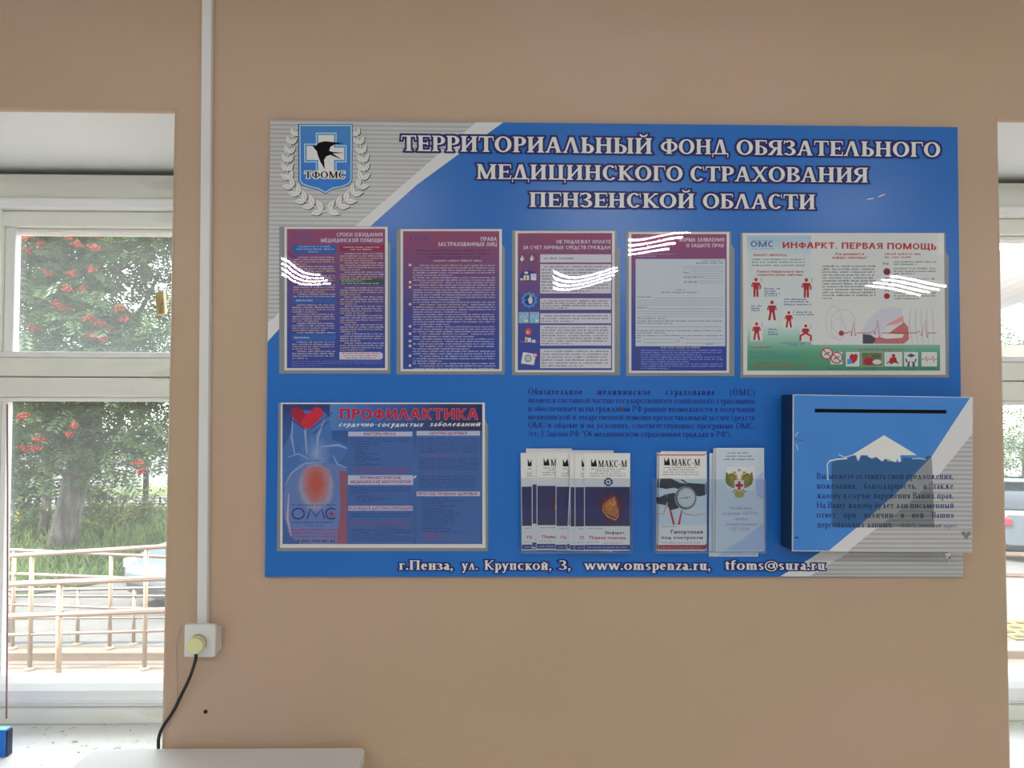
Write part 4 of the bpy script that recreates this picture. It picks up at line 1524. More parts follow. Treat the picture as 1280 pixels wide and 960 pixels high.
# 4 complaint form
pocket(outline(782.5, 289, 918, 470, 22), 'grey pocket fourth in the upper row', .0016, 4)
S = Sheet(775, 280, 4.922, YP_)
m_gradQ = grad_mat('form_ink_magenta_to_blue', -.148, .148, [(0, (10, 46, 136)), (.3, (24, 50, 140)), (.6, (80, 58, 124)), (1, (134, 50, 90))])
poster_base(S, 54, 50, 672, 916, m_gradQ)
S.text('ФОРМА ЗАЯВЛЕНИЯ', 362, 642, 109, 24, m_txtw, 2, .022)
S.text('О ЗАЩИТЕ ПРАВ', 408, 640, 143, 22, m_txtw, 2, .022)
for x1, y in ((218, 158), (225, 173), (350, 188), (228, 202)):
    S.greek(108, x1, y, 8, mat((160, 130, 180), .5), 2)
m_form = mat((178, 186, 206), .5)
S.rect(96, 215, 648, 752, m_form, 2)
for x0, x1, y in ((505, 636, 230), (472, 636, 244), (392, 402, 288), (392, 428, 303), (392, 520, 332), (392, 484, 362), (340, 404, 408), (254, 486, 424), (104, 206, 452), (104, 172, 518), (104, 280, 584), (104, 632, 600), (104, 325, 614), (104, 628, 660),
                  (104, 280, 674), (104, 636, 690), (104, 135, 704), (370, 398, 704), (104, 132, 725), (350, 372, 725), (528, 582, 742)):
    S.greek(x0, x1, y, 8, m_txtd, 3)
for x0, x1, y in ((392, 636, 262), (410, 636, 275), (430, 636, 290), (430, 636, 305), (392, 636, 320), (520, 636, 334), (392, 636, 350), (486, 636, 364), (210, 636, 455), (104, 636, 470), (104, 636, 484), (104, 636, 498), (175, 636, 520),
                  (104, 636, 536), (104, 636, 550), (104, 636, 566), (104, 636, 632), (140, 365, 707), (400, 636, 707), (145, 345, 730), (405, 636, 732)):
    S.rect(x0, y, x1, y + 2, mat((110, 114, 140), .5), 3)
S.greek(250, 498, 764, 9, m_txty, 2)
y, k = 780, 0
while y < 900:
    if k % 2 == 0:
        S.ell(113, y - 5, 9, 9, m_txtd, 2, 8)
    S.greek(130, 636, y, 8, mat((130, 140, 205), .5), 2, full=(k % 3 != 2))
    y += 14; k += 1
finish(S, 'poster', 'blank pale application form on a magenta and blue sheet, fourth in the upper row')

# 5 heart attack first aid (landscape)
pocket([(925.5, 472), (1186, 472), (1186, 322), (1182, 314), (1182, 291), (925.5, 291)], 'wide grey pocket at the end of the upper row', .0014, 5)
S = Sheet(920, 280, 4.571, YP_)
m_gradI = grad_mat('first_aid_ink', -.142, .142, [(0, (50, 126, 92)), (.13, (70, 142, 112)), (.27, (150, 186, 176)), (.34, (188, 196, 212)), (.85, (186, 194, 214)), (1, (150, 178, 212))])
S.slab([(42, 862), (1198, 862), (1188, 52), (38, 52)], m_paper, .0006)
S.rect(64, 66, 1166, 838, m_gradI, 1)
S.rect(430, 66, 1166, 690, mat((194, 200, 214), .5), 2)
m_oms = mat((70, 100, 150), .5)
S.text('ОМС', 82, 218, 132, 34, m_oms, 3, .01); S.greek(90, 218, 96, 5, m_oms, 3); S.greek(90, 218, 144, 5, m_oms, 3)
S.text('ИНФАРКТ. ПЕРВАЯ ПОМОЩЬ', 264, 1146, 138, 36, mat((164, 34, 44), .5), 3, .03, slope=.01)
S.text('ИНФАРКТ МИОКАРДА', 98, 292, 184, 13, m_txtr, 3, .01)
S.text('Как развивается', 568, 732, 178, 16, m_txtr, 3, .005); S.text('инфаркт миокарда?', 550, 750, 198, 16, m_txtr, 3, .005)
S.text('Помните! Инфаркты могут иметь', 118, 388, 278, 15, m_txtr, 3, .01); S.text('совершенно разные симптомы', 118, 378, 296, 15, m_txtr, 3, .01)
S.greek(850, 1062, 176, 11, m_txtr, 3); S.greek(850, 1012, 194, 11, m_txtr, 3)
for y in (206, 222, 240):
    S.greek(90, 400, y, 9, m_txtd, 3)
for i in range(12):
    S.greek(494, 802, 246 + i * 16.6, 10.5, m_txtd, 3, full=i < 11, cut=.2)
for y, x1 in ((220, 1148), (234, 1040), (258, 1148), (274, 1148), (288, 1030), (318, 1146), (334, 1080), (358, 1146), (374, 1020), (398, 1146), (414, 1146), (430, 1050)):
    S.greek(904, x1, y, 9, m_txtd, 3)
for x0, x1, y in ((162, 262, 374), (162, 236, 388), (162, 258, 402), (162, 238, 414), (276, 418, 434), (276, 424, 448), (276, 436, 464), (88, 154, 472), (88, 146, 486), (88, 142, 498), (344, 446, 508), (344, 446, 522), (184, 238, 606), (184, 246, 620), (184, 248, 634)):
    S.greek(x0, x1, y, 10, m_txtb, 3)
for x0, x1, y, mm in ((88, 208, 708, m_txtr), (258, 400, 684, m_oms), (300, 390, 696, m_oms), (84, 246, 736, m_oms), (84, 330, 752, m_oms), (84, 370, 766, m_oms), (110, 330, 800, m_txtr), (100, 400, 820, m_txtr)):
    S.greek(x0, x1, y, 10, mm, 3)
m_white2 = mat((206, 212, 218), .5)


def fig(cx, top, h, pose=0, card=False):
    w = h * .16
    if card:
        S.rect(cx - w * 2.1, top - 14, cx + w * 2.1, top + h + 4, m_white2, 3)
    S.ell(cx, top + h * .09, h * .09, h * .1, m_redp, 4, 12)
    S.poly([(cx - w * 1.1, top + h * .24), (cx + w * 1.1, top + h * .24), (cx + w * .8, top + h * .6), (cx - w * .8, top + h * .6)], m_redp, 4)
    if pose == 2:
        S.line([(cx - w * .5, top + h * .56), (cx - w * 2, top + h * .7), (cx - w * 2, top + h)], w * .8, m_redp, 4); S.line([(cx + w * .5, top + h * .56), (cx + w * 2, top + h * .7), (cx + w * 2, top + h)], w * .8, m_redp, 4)
    else:
        k = .5 if pose == 0 else .9
        S.line([(cx - w * .45, top + h * .58), (cx - w * k, top + h)], w * .7, m_redp, 4); S.line([(cx + w * .45, top + h * .58), (cx + w * k, top + h)], w * .7, m_redp, 4)
    S.line([(cx - w, top + h * .27), (cx - w * 1.5, top + h * .45), (cx - w * .2, top + h * .42)], w * .5, m_redp, 4)
    S.line([(cx + w, top + h * .27), (cx + w * 1.45, top + h * .45), (cx + w * (1.3 if pose == 0 else .2), top + h * (.6 if pose == 0 else .36))], w * .5, m_redp, 4)
    if not pose == 3:
        for j in range(3):
            S.line([(cx + w * 1.5, top + 4 + j * 8), (cx + w * 2.2, top - 4 + j * 12)], 2, m_txtd, 4)


fig(114, 308, 108); fig(402, 310, 110); fig(206, 438, 112, 3); fig(302, 498, 94, 1, True); fig(118, 562, 102, 1, True); fig(398, 574, 94, 2, True)
S.greek(840, 884, 232, 14, m_txtd, 3); S.ell(862, 272, 20, 20, mat((80, 50, 60), .5), 3); S.ell(862, 272, 12, 12, m_redp, 4); S.ring(862, 324, 20, 18, 3, m_txtd, 3, 45, 405, 4)
S.rect(842, 306, 884, 310, m_txtd, 3); S.rect(842, 338, 884, 342, m_txtd, 3); S.rect(842, 306, 846, 342, m_txtd, 3); S.rect(880, 306, 884, 342, m_txtd, 3); S.rect(860, 306, 863, 342, m_txtd, 3)
S.ell(862, 352, 5, 5, m_txtd, 3); S.line([(862, 358), (860, 370), (852, 386)], 4, m_txtd, 3); S.line([(860, 370), (872, 386)], 4, m_txtd, 3); S.line([(850, 368), (862, 362), (872, 368)], 3, m_txtd, 3); S.ell(862, 412, 17, 17, m_redp, 3)
# picture strip: chest drawing, hands, folded coat and the heart trace
S.rect(490, 470, 1150, 688, mat((200, 204, 214), .5), 3)
m_gl, m_skin, m_skin2, m_fold = mat((168, 170, 184), .5), mat((196, 140, 140), .5), mat((172, 96, 100), .5), mat((176, 178, 192), .5)
for cx, cy, rx, ry in ((560, 560, 46, 92), (612, 560, 70, 70), (585, 600, 40, 60)):
    S.ring(cx, cy, rx, ry, 3, m_gl, 4)
S.poly([(724, 600), (760, 540), (820, 490), (880, 474), (950, 480), (952, 512), (900, 560), (850, 600), (800, 640), (724, 650)], mat((186, 186, 198), .5), 4)
S.poly([(850, 576), (910, 548), (952, 520), (960, 560), (920, 570), (870, 580)], m_skin, 5)
S.poly([(724, 628), (770, 636), (800, 650), (850, 640), (960, 560), (985, 590), (988, 660), (960, 684), (724, 684)], m_skin2, 5)
S.poly([(724, 628), (772, 634), (800, 660), (780, 684), (724, 684)], mat((60, 60, 78), .5), 6)
S.poly([(800, 640), (880, 626), (960, 630), (950, 650), (860, 656)], mat((204, 204, 212), .5), 6)
for y0 in (540, 580):
    S.line([(840, y0 + 40), (900, y0 + 6), (950, y0 - 20)], 8, mat((210, 190, 194), .5), 6)
for i in range(5):
    S.line([(1000 + 30 * i, 474), (990 + 34 * i, 560), (1010 + 30 * i, 686)], [3, 8, 4], m_fold, 4)
S.line([(590, 622), (640, 622), (652, 610), (660, 640), (672, 550), (682, 640), (690, 622), (770, 622), (782, 608), (792, 630), (808, 550), (820, 650), (830, 622), (1030, 622), (1046, 610), (1060, 640), (1080, 550), (1092, 650), (1100, 622), (1146, 622)], 4, m_redp, 8)
S.ell(602, 624, 15, 15, m_redp, 9)
S.greek(700, 976, 722, 11, m_txtr, 3)
for cx, cy in ((520, 740), (575, 764)):
    S.ell(cx, cy, 35, 34, m_white2, 4); S.ring(cx, cy, 32, 31, 6, m_redp, 6); S.line([(cx - 22, cy - 22), (cx + 22, cy + 22)], 6, m_redp, 6); S.line([(cx - 16, cy + 8), (cx + 16, cy - 8)], 6, m_txtd, 5)
S.rect(540, 730, 608, 802, m_white2, 3)
for x0, x1 in ((628, 706), (716, 838), (848, 950), (960, 1040), (1060, 1148)):
    S.rect(x0, 731, x1, 814, m_white2, 3)
S.poly([(650, 752), (664, 740), (674, 748), (684, 738), (696, 752), (692, 776), (670, 800), (648, 776)], m_redp, 4); S.rect(636, 772, 660, 800, m_c1, 5)
S.rect(718, 733, 836, 812, mat((110, 100, 80), .5), 4); S.ell(760, 784, 30, 22, m_redp, 5); S.ell(806, 788, 26, 14, m_white2, 5); S.ell(734, 750, 18, 14, mat((70, 110, 60), .5), 5); S.ell(800, 756, 26, 14, mat((60, 90, 60), .5), 5)
S.ell(900, 752, 10, 10, m_redp, 4); S.poly([(880, 764), (914, 760), (920, 784), (934, 800), (906, 792), (884, 802), (876, 790)], m_redp, 4); S.line([(862, 796), (884, 780)], 6, m_txtd, 4)
S.ell(1000, 766, 15, 20, m_white2, 5); S.poly([(976, 752), (1000, 740), (1026, 752), (1000, 762)], m_txtd, 6); S.poly([(978, 814), (984, 786), (1018, 786), (1024, 814)], m_txtd, 4); S.line([(970, 770), (978, 790)], 8, m_txtd, 4); S.line([(1030, 770), (1022, 790)], 8, m_txtd, 4); S.rect(992, 788, 1008, 814, m_white2, 5)
S.line([(1062, 772), (1080, 772), (1086, 756), (1092, 786), (1098, 772), (1118, 772), (1124, 754), (1130, 788), (1136, 772), (1146, 772)], 4, m_redp, 4)
for x0, x1 in ((520, 600), (630, 704), (730, 820), (860, 940), (965, 1036), (1064, 1142)):
    S.greek(x0, x1, 828, 8, mat((30, 80, 70), .5), 3)
finish(S, 'poster', 'pale landscape heart attack first aid poster with red figures, last in the upper row')

# 6 prevention (landscape, lower row)
pocket([(346, 689), (610, 689), (610, 532), (606, 524), (606, 503.5), (348, 503.5)], 'wide grey pocket by itself below the upper row', .0018, 6)
S = Sheet(340, 495, 4.571, YP_)
S.slab([(46, 868), (1220, 868), (1216, 38), (50, 38)], m_paper, .0006)
m_gradH = grad_mat('prevention_ink', -.142, .142, [(0, (44, 80, 142)), (.55, (52, 92, 152)), (.86, (20, 70, 136)), (1, (10, 42, 108))])
m_gradX = grad_mat('prevention_heading_ink', -.14, .14, [(0, (70, 120, 180)), (.45, (30, 84, 156)), (1, (8, 20, 78))], 'X')
S.rect(60, 46, 1202, 846, m_gradH, 1)
S.rect(330, 46, 1202, 198, m_gradX, 2)
cx0, cz0 = P(340 + 250 / 4.571, 495 + 520 / 4.571, YP_), P(340 + 633 / 4.571, 495 + 453 / 4.571, YP_)
hx, hz = cx0.x - cz0.x, cx0.z - cz0.z
m_heart = radial_mat('heart_picture', hx, hz, .046, .062, [(0, (170, 120, 124)), (.5, (160, 130, 146)), (.85, (128, 132, 166)), (1.15, (84, 110, 166))], .3, 60)
m_vess = radial_mat('vessel_picture', hx, hz + .07, .05, .06, [(0, (150, 166, 198)), (.5, (104, 134, 184)), (1.0, (52, 98, 166))], .7, 55)
m_glow = mat((126, 146, 188), .5)
# the drawn heart with its vessels
S.poly([(110, 200), (150, 90), (190, 80), (300, 90), (330, 130), (345, 250), (430, 280), (430, 330), (340, 420), (110, 420), (64, 520), (64, 300)], m_vess, 2)
hp = [(66, 560), (90, 460), (150, 390), (260, 360), (360, 390), (428, 420), (428, 845), (160, 845), (100, 800), (72, 700)]
S.poly(hp, m_heart, 3)
for pts, wd in (([(120, 120), (112, 240), (130, 330)], 12), ([(185, 90), (190, 220), (200, 330)], 14), ([(300, 130), (262, 230), (255, 330)], 16), ([(280, 290), (380, 280), (428, 300)], 14), ([(350, 340), (372, 388), (428, 412)], 10), ([(70, 520), (110, 440), (190, 385), (300, 375)], 8), ([(90, 350), (150, 330), (210, 360)], 8)):
    S.line(pts, [wd * .4, wd, wd * .5], m_glow, 4)
m_core = radial_mat('heart_glow_print', hx, hz + .008, .03, .055, [(0, (172, 66, 48)), (.5, (164, 76, 68)), (1.05, (148, 112, 126))], .3, 80)
S.poly([(176, 420), (230, 402), (300, 405), (330, 430), (322, 560), (300, 610), (220, 612), (176, 540)], m_core, 5)
S.poly([(385, 425), (428, 430), (428, 845), (370, 845), (392, 640)], mat((130, 78, 98), .5), 4)
S.line([(110, 800), (88, 700), (96, 560)], [4, 14, 6], mat((170, 150, 170), .5), 5)
# red folded heart badge
m_h1, m_h2 = mat((186, 24, 52), .5), mat((150, 14, 46), .5)


def cap_bar(x0, y0, x1, y1, wd, m, ly):
    S.line([(x0, y0), (x1, y1)], wd, m, ly); S.ell(x0, y0, wd / 2, wd / 2, m, ly, 16); S.ell(x1, y1, wd / 2, wd / 2, m, ly, 16)


cap_bar(142, 98, 198, 154, 68, m_h2, 6); cap_bar(258, 98, 200, 154, 68, m_h1, 7)
S.line([(104, 128), (188, 192)], 5, m_c4, 7); S.line([(218, 190), (346, 94)], 4, m_c4, 8); S.line([(236, 214), (318, 150)], 4, m_c4, 8); S.line([(226, 202), (330, 122)], 5, mat((90, 110, 160), .5), 8)
m_prof = mat((170, 12, 48), .5)
for ox, oy in ((-2, 0), (2, 0), (0, -2), (0, 2)):
    S.text('ПРОФИЛАКТИКА', 384 + ox, 1180 + ox, 134 + oy, 62, mat((150, 130, 180), .5), 3 + (ox + oy > 0) * .2 + (oy != 0) * .1, .035)
S.text('ПРОФИЛАКТИКА', 384, 1180, 134, 62, m_prof, 5, .035)
S.text('сердечно-сосудистых', 378, 862, 175, 27, m_wh, 4, .03, shear=.4); S.text('заболеваний', 898, 1188, 173, 27, m_wh, 4, .03, shear=.4)
m_lil = mat((170, 172, 204), .5)
m_col = mat((56, 92, 152), .5)
S.rect(434, 200, 804, 845, m_col, 2); S.rect(826, 198, 1190, 845, m_col, 2)
m_dkb = mat((26, 40, 110), .5)
for x0, y0, x1, y1, rows in ((436, 204, 802, 230, (('ФАКТОРЫ РИСКА', 522, 708, 225),)), (826, 200, 1188, 226, (('ЦЕНТРЫ ЗДОРОВЬЯ', 902, 1114, 221),)), (434, 452, 806, 508, (('ПРОФИЛАКТИЧЕСКИЕ', 502, 738, 475), ('МЕДИЦИНСКИЕ МЕРОПРИЯТИЯ', 448, 794, 499))),
                             (436, 628, 804, 655, (('ВСЕОБЩАЯ ДИСПАНСЕРИЗАЦИЯ', 440, 800, 650),)), (826, 546, 1188, 572, (('ПРОСТЫЕ ПРАВИЛА ЗДОРОВЬЯ', 832, 1172, 567),))):
    S.rect(x0, y0, x1, y1, m_lil, 3)
    for t_, a, b, yb in rows:
        S.text(t_, a, b, yb, 17, mat((130, 40, 90), .5), 4, .01)
for a, b, x0, x1, mm in ((248, 288, 450, 796, m_dkb), (292, 404, 478, 690, m_dkb), (418, 444, 462, 790, m_txtr), (528, 568, 450, 796, m_dkb), (576, 612, 478, 740, m_dkb), (676, 700, 450, 796, m_dkb), (722, 748, 448, 796, m_txtr), (768, 840, 450, 796, m_dkb),
                         (248, 330, 840, 1184, m_dkb), (340, 348, 860, 1110, m_txtr), (362, 430, 840, 1184, m_dkb), (444, 450, 860, 1100, m_txtr), (464, 530, 840, 1170, m_dkb), (588, 790, 864, 1176, m_dkb), (788, 830, 856, 1170, m_txtr)):
    y, k = a, 0
    while y <= b:
        S.greek(x0, x1, y, 7.5, mm, 4, full=(k % 3 != 2) and x0 < 470 or x0 == 840)
        y += 14.5; k += 1
S.greek(112, 368, 626, 8, m_dkb, 6); S.greek(112, 368, 726, 9, m_dkb, 6); S.greek(198, 298, 743, 7, m_dkb, 6)
S.ring(150, 672, 34, 30, 8, m_dkb, 6); S.line([(200, 702), (220, 645), (252, 690), (284, 645), (300, 702)], 8, m_dkb, 6); S.ring(340, 672, 32, 30, 8, m_dkb, 6, 50, 310)
S.rect(322, 669, 356, 676, m_redp, 7); S.rect(336, 656, 343, 690, m_redp, 7)
for y, x1 in ((770, 395), (788, 398), (806, 392)):
    S.greek(110, x1, y, 11, m_txtr, 6)
S.text('8-800-100-80-44', 142, 362, 838, 18, mat((90, 24, 70), .5), 6, .02)
S.line([(808, 470), (824, 456)], 8, m_paper, 4)
finish(S, 'poster', 'blue landscape heart disease prevention poster with a glowing heart, below the upper row')
# ---------------------------------------------------------------- leaflet pockets on the board
m_acs = film_mat('acrylic_side', (150, 180, 205), .22)


def holder(x0, y0, x1, y1, depth, lab):
    """clear box pocket: front sheet, two sides and a floor"""
    a, b, c, d = P(x0, y1, YBD - depth), P(x1, y1, YBD - depth), P(x1, y0, YBD - depth), P(x0, y0, YBD - depth)
    q = MB()
    yb, yf = YBD - .0008, YBD - depth
    zt, zb = (c.z + d.z) / 2, (a.z + b.z) / 2
    q.box(a.x, b.x, yf - .0015, yf, zb, zt, m_acr)
    q.box(a.x - .0008, a.x, yf - .0015, yb, zb, zt, m_acs)
    q.box(b.x, b.x + .0008, yf - .0015, yb, zb, zt, m_acs)
    q.box(a.x - .0008, b.x + .0008, yf - .0015, yb, zb - .0012, zb, m_acs)
    o = q.build('leaflet_holder', board)
    o['label'] = lab
    return zb


holder(652, 598.5, 790, 691, .034, 'clear plastic holder full of fanned leaflets')
holder(819.5, 599, 957, 691, .026, 'clear plastic holder with two kinds of leaflet')

m_lp = mat((204, 206, 208), .4)
m_lblue = mat((28, 46, 118), .4)
m_grey = mat((120, 122, 130), .5)
m_maks = mat((16, 16, 24), .4)
m_redt = mat((168, 30, 44), .5)


def head(S, ox, oy, mm=None):
    """company mark and head lines of a leaflet, in leaflet units"""
    S.poly([(ox + 56, oy + 45), (ox + 72, oy + 82), (ox + 92, oy + 46), (ox + 100, oy + 84), (ox + 104, oy + 108), (ox + 56, oy + 108)], m_maks, 3)
    S.serif('МАКС-М', ox + 110, ox + 344, oy + 112, 54, m_maks, 3, .22, .08)
    for y, a, b in ((130, 56, 338), (147, 92, 302), (166, 50, 336), (185, 46, 342)):
        S.greek(ox + a, ox + b, oy + y, 9, m_txtd, 3)


def heart_leaflet(px, top, y, rot, seed, lab, full=True):
    S = Sheet(640, 550, 6.4, y)
    S.dx, S.dy = px, top
    S.rot, S.piv = rot, (184, 780)
    S.slab([(0, 780), (366, 780), (368, 0), (0, 0)], m_lp, .0012)
    head(S, 0, 0)
    S.line([(2, 206), (366, 206)], 2, m_grey, 3)
    S.rect(176, 198, 212, 264, m_c4, 3); S.rect(160, 212, 228, 250, m_c4, 3); S.ell(194, 231, 20, 20, m_lp, 4); S.ell(189, 228, 6, 6, m_maks, 5, 10); S.ell(199, 228, 6, 6, m_maks, 5, 10); S.poly([(183, 230), (205, 230), (194, 243)], m_maks, 5)
    S.rect(6, 270, 366, 584, grad_mat('leaflet_night_blue_%d' % seed, -.06, .06, [(0, (22, 18, 54)), (.3, (18, 26, 90)), (.7, (16, 22, 76)), (1, (16, 20, 64))]), 3)
    # glowing heart with vessels
    m_r, m_o, m_y = mat((104, 40, 50), .5), mat((166, 92, 44), .5), mat((206, 170, 96), .5)
    S.poly([(110, 380), (150, 330), (250, 310), (320, 370), (320, 460), (300, 540), (240, 575), (160, 540), (118, 470)], mat((60, 26, 64), .5), 4)
    for pts in ([(120, 300), (150, 350), (180, 400)], [(230, 290), (240, 350), (220, 420)], [(290, 330), (260, 380), (230, 420)], [(110, 420), (140, 400), (170, 410)], [(300, 420), (280, 460), (270, 500)], [(330, 360), (300, 400), (280, 420)], [(200, 590), (230, 550), (250, 500)], [(270, 580), (262, 540), (255, 500)]):
        S.line(pts, [3, 6, 8], m_r, 4)
    S.poly([(150, 400), (190, 360), (240, 330), (270, 380), (282, 450), (272, 530), (250, 540), (180, 500), (152, 450)], m_r, 5)
    S.poly([(160, 405), (196, 374), (238, 350), (258, 390), (266, 450), (256, 512), (190, 490), (162, 450)], m_o, 6)
    for pts in ([(152, 410), (150, 460), (190, 510), (250, 535), (272, 500), (266, 440)], [(190, 380), (230, 420), (244, 350)], [(180, 430), (210, 400), (240, 420), (256, 380)], [(200, 460), (220, 420)]):
        S.line(pts, [3] + [6] * (len(pts) - 2) + [3], m_y, 7)
    S.greek(26, 166, 608, 11, m_grey, 3)
    S.text('Инфаркт.', 168, 332, 648, 24, mat((70, 30, 40), .5), 3, .012); S.text('Первая помощь', 42, 336, 688, 25, m_redt, 3, .015)
    S.greek(26, 130, 716, 9, m_grey, 3); S.greek(156, 316, 724, 9, m_grey, 3)
    S.rect(2, 734, 366, 772, m_lblue, 3); S.greek(24, 340, 758, 9, m_txtw, 4)
    return tag(S.build('leaflet'), lab, 'leaflet', 'heart attack leaflets in the first holder')


yl = YBD - .004
for i, (px, tp, rot, lab) in enumerate(((112, -37, 0, 'heart leaflet behind the fan, its top peeping out above the third fanned leaflet'),
                                        (440, -22, .006, 'rearmost heart leaflet with only its pale top edge and side showing behind the foremost leaflet'),
                                        (78, -4, -.012, 'outermost heart leaflet of the fan, farthest from the foremost one'),
                                        (160, -20, -.004, 'heart leaflet second from the outer end of the fan, a narrow sliver'),
                                        (197, -8, 0, 'heart leaflet third from the outer end of the fan, half its heart picture showing'),
                                        (348, -1, .004, 'heart leaflet fourth from the outer end of the fan'),
                                        (452, 0, .042, 'tilted heart leaflet in the middle of the fan'),
                                        (462, 2, 0, 'heart leaflet next but one behind the foremost leaflet'),
                                        (501, 2, 0, 'heart leaflet directly behind the foremost leaflet'),
                                        (577, 0, 0, 'foremost heart leaflet, fully visible with its glowing heart'))):
    if i == 6:
        px = 438
    heart_leaflet(px, 105 + tp, yl - .0028 * i, rot, i, lab)


def pressure_leaflet(px, top, y, rot, lab):
    S = Sheet(810, 550, 6.4, y)
    S.dx, S.dy = px, top
    S.rot, S.piv = rot, (184, 780)
    S.slab([(0, 784), (378, 784), (374, 0), (6, 0)], m_lp, .0012)
    S.rect(8, 14, 374, 22, m_redt, 3)
    head(S, -10, -8)
    S.rect(4, 206, 376, 578, mat((172, 188, 200), .5), 3)
    m_cuff = mat((40, 46, 58), .5)
    S.poly([(14, 206), (120, 206), (200, 216), (230, 240), (372, 250), (374, 340), (320, 350), (200, 300), (120, 280), (60, 290), (6, 280)], m_cuff, 4)
    S.poly([(100, 206), (160, 206), (230, 250), (170, 240)], mat((160, 170, 186), .5), 5)
    S.line([(4, 490), (40, 490), (62, 420), (84, 420), (124, 576)], [4, 4, 8, 14, 18], m_redt, 5); S.line([(162, 576), (186, 460), (214, 492), (290, 500), (372, 486)], [18, 10, 6, 3, 3], m_redt, 5)
    S.poly([(2, 360), (60, 330), (74, 380), (60, 420), (4, 410)], m_cuff, 6)
    S.poly([(66, 330), (130, 320), (170, 400), (160, 444), (96, 460), (74, 430)], m_cuff, 6)
    S.ell(216, 362, 88, 94, mat((120, 118, 112), .4), 7, 32); S.ell(220, 362, 78, 84, mat((44, 46, 54), .4), 8, 32); S.ell(222, 360, 72, 78, mat((176, 186, 192), .4), 9, 32)
    for k in range(24):
        a = R(k * 15)
        S.line([(222 + 58 * math.cos(a), 360 + 63 * math.sin(a)), (222 + 67 * math.cos(a), 360 + 73 * math.sin(a))], 3, m_maks, 10)
    S.line([(164, 366), (256, 356)], 4, m_maks, 11); S.ell(222, 360, 6, 6, m_maks, 11, 10)
    S.rect(4, 578, 376, 730, mat((196, 202, 206), .5), 3)
    S.greek(22, 160, 594, 10, mat((60, 110, 110), .5), 4)
    S.text('Гипертония', 96, 356, 648, 32, mat((96, 30, 66), .5), 4, .02); S.text('под контролем', 22, 356, 690, 26, mat((96, 30, 66), .5), 4, .02)
    S.greek(22, 340, 724, 10, m_grey, 4)
    S.rect(2, 738, 378, 774, mat((140, 36, 50), .5), 3); S.greek(20, 340, 762, 10, mat((190, 130, 136), .5), 4)
    return tag(S.build('leaflet'), lab, 'leaflet', 'blood pressure leaflets in the second holder')


pressure_leaflet(66, 100, YBD - .0045, -.002, 'rear blood pressure leaflet, only its pale edges showing behind the front one')
pressure_leaflet(92, 90, YBD - .0085, .006, 'middle blood pressure leaflet, its top edge peeping over the front one')
pressure_leaflet(84, 102, YBD - .0125, 0, 'front blood pressure leaflet with a gauge picture and red pulse line')


def ministry_leaflet(px, top, y, lab, w=388):
    S = Sheet(810, 550, 6.4, y)
    S.dx, S.dy = px, top
    S.slab([(0, 826), (w + 4, 826), (w, 0), (4, 0)], m_lp, .0012)
    S.rect(8, 8, w - 4, 820, mat((172, 184, 210), .45), 3)
    S.poly([(320, 250), (w - 4, 180), (w - 4, 420), (330, 380)], mat((150, 164, 198), .45), 4); S.poly([(60, 820), (200, 740), (w - 4, 600), (w - 4, 820)], mat((146, 164, 198), .45), 4)
    for y_, a, b in ((44, 98, 276), (70, 86, 294), (96, 62, 316)):
        S.greek(a, b, y_, 12, m_txtd, 5)
    # two-headed bird crest with a red cross
    m_gold, m_gold2 = mat((150, 136, 70), .4), mat((96, 96, 50), .4)
    S.rect(88, 150, 316, 340, mat((188, 192, 206), .45), 5)
    for s_ in (-1, 1):
        fx = lambda v: 190 + s_ * v
        S.poly([(fx(20), 230), (fx(60), 200), (fx(84), 210), (fx(104), 190), (fx(112), 250), (fx(100), 290), (fx(70), 312), (fx(44), 322), (fx(30), 290)], m_gold2, 6)
        for k in range(5):
            S.line([(fx(40), 240 + k * 16), (fx(96 - k * 6), 214 + k * 22)], [9, 4], m_gold, 7)
        S.line([(fx(18), 260), (fx(24), 220), (fx(36), 204), (fx(54), 206), (fx(60), 214)], [18, 14, 12, 9, 4], m_gold, 8)
        S.poly([(fx(26), 200), (fx(30), 184), (fx(40), 190), (fx(50), 184), (fx(50), 200)], m_gold, 8)
        S.line([(fx(30), 330), (fx(44), 350), (fx(60), 352)], [9, 7, 3], m_gold2, 7)
    S.poly([(176, 186), (180, 164), (190, 172), (200, 164), (204, 186)], m_gold, 8)
    S.poly([(150, 366), (170, 330), (210, 330), (230, 366), (220, 392), (190, 400), (160, 392)], m_gold, 7)
    S.poly([(152, 258), (228, 258), (228, 320), (190, 348), (152, 320)], mat((190, 192, 200), .4), 9)
    S.rect(180, 266, 200, 336, m_redp, 10); S.rect(160, 288, 220, 310, m_redp, 10)
    for t_, a, b, yb in (('Чтобы быть', 110, 296, 492), ('здоровым ЗАВТРА -', 52, 358, 534), ('пройди', 154, 260, 578), ('диспансеризацию', 76, 336, 620), ('СЕГОДНЯ', 114, 276, 662)):
        S.serif(t_, a, b, yb, 26, mat((92, 104, 146), .5), 5, .13, .07)
    return tag(S.build('leaflet'), lab, 'leaflet', 'check-up leaflets in the second holder')


for i, (px, tp, lab) in enumerate(((488, 106, 'check-up leaflet showing as a narrow strip beside the blood pressure leaflets'), (520, 66, 'check-up leaflet just behind the front one, its pale edge and corner showing'), (540, 64, 'front pale blue check-up leaflet with a gold two-headed bird crest'))):
    ministry_leaflet(px, tp, YBD - .006 - .004 * i, lab)

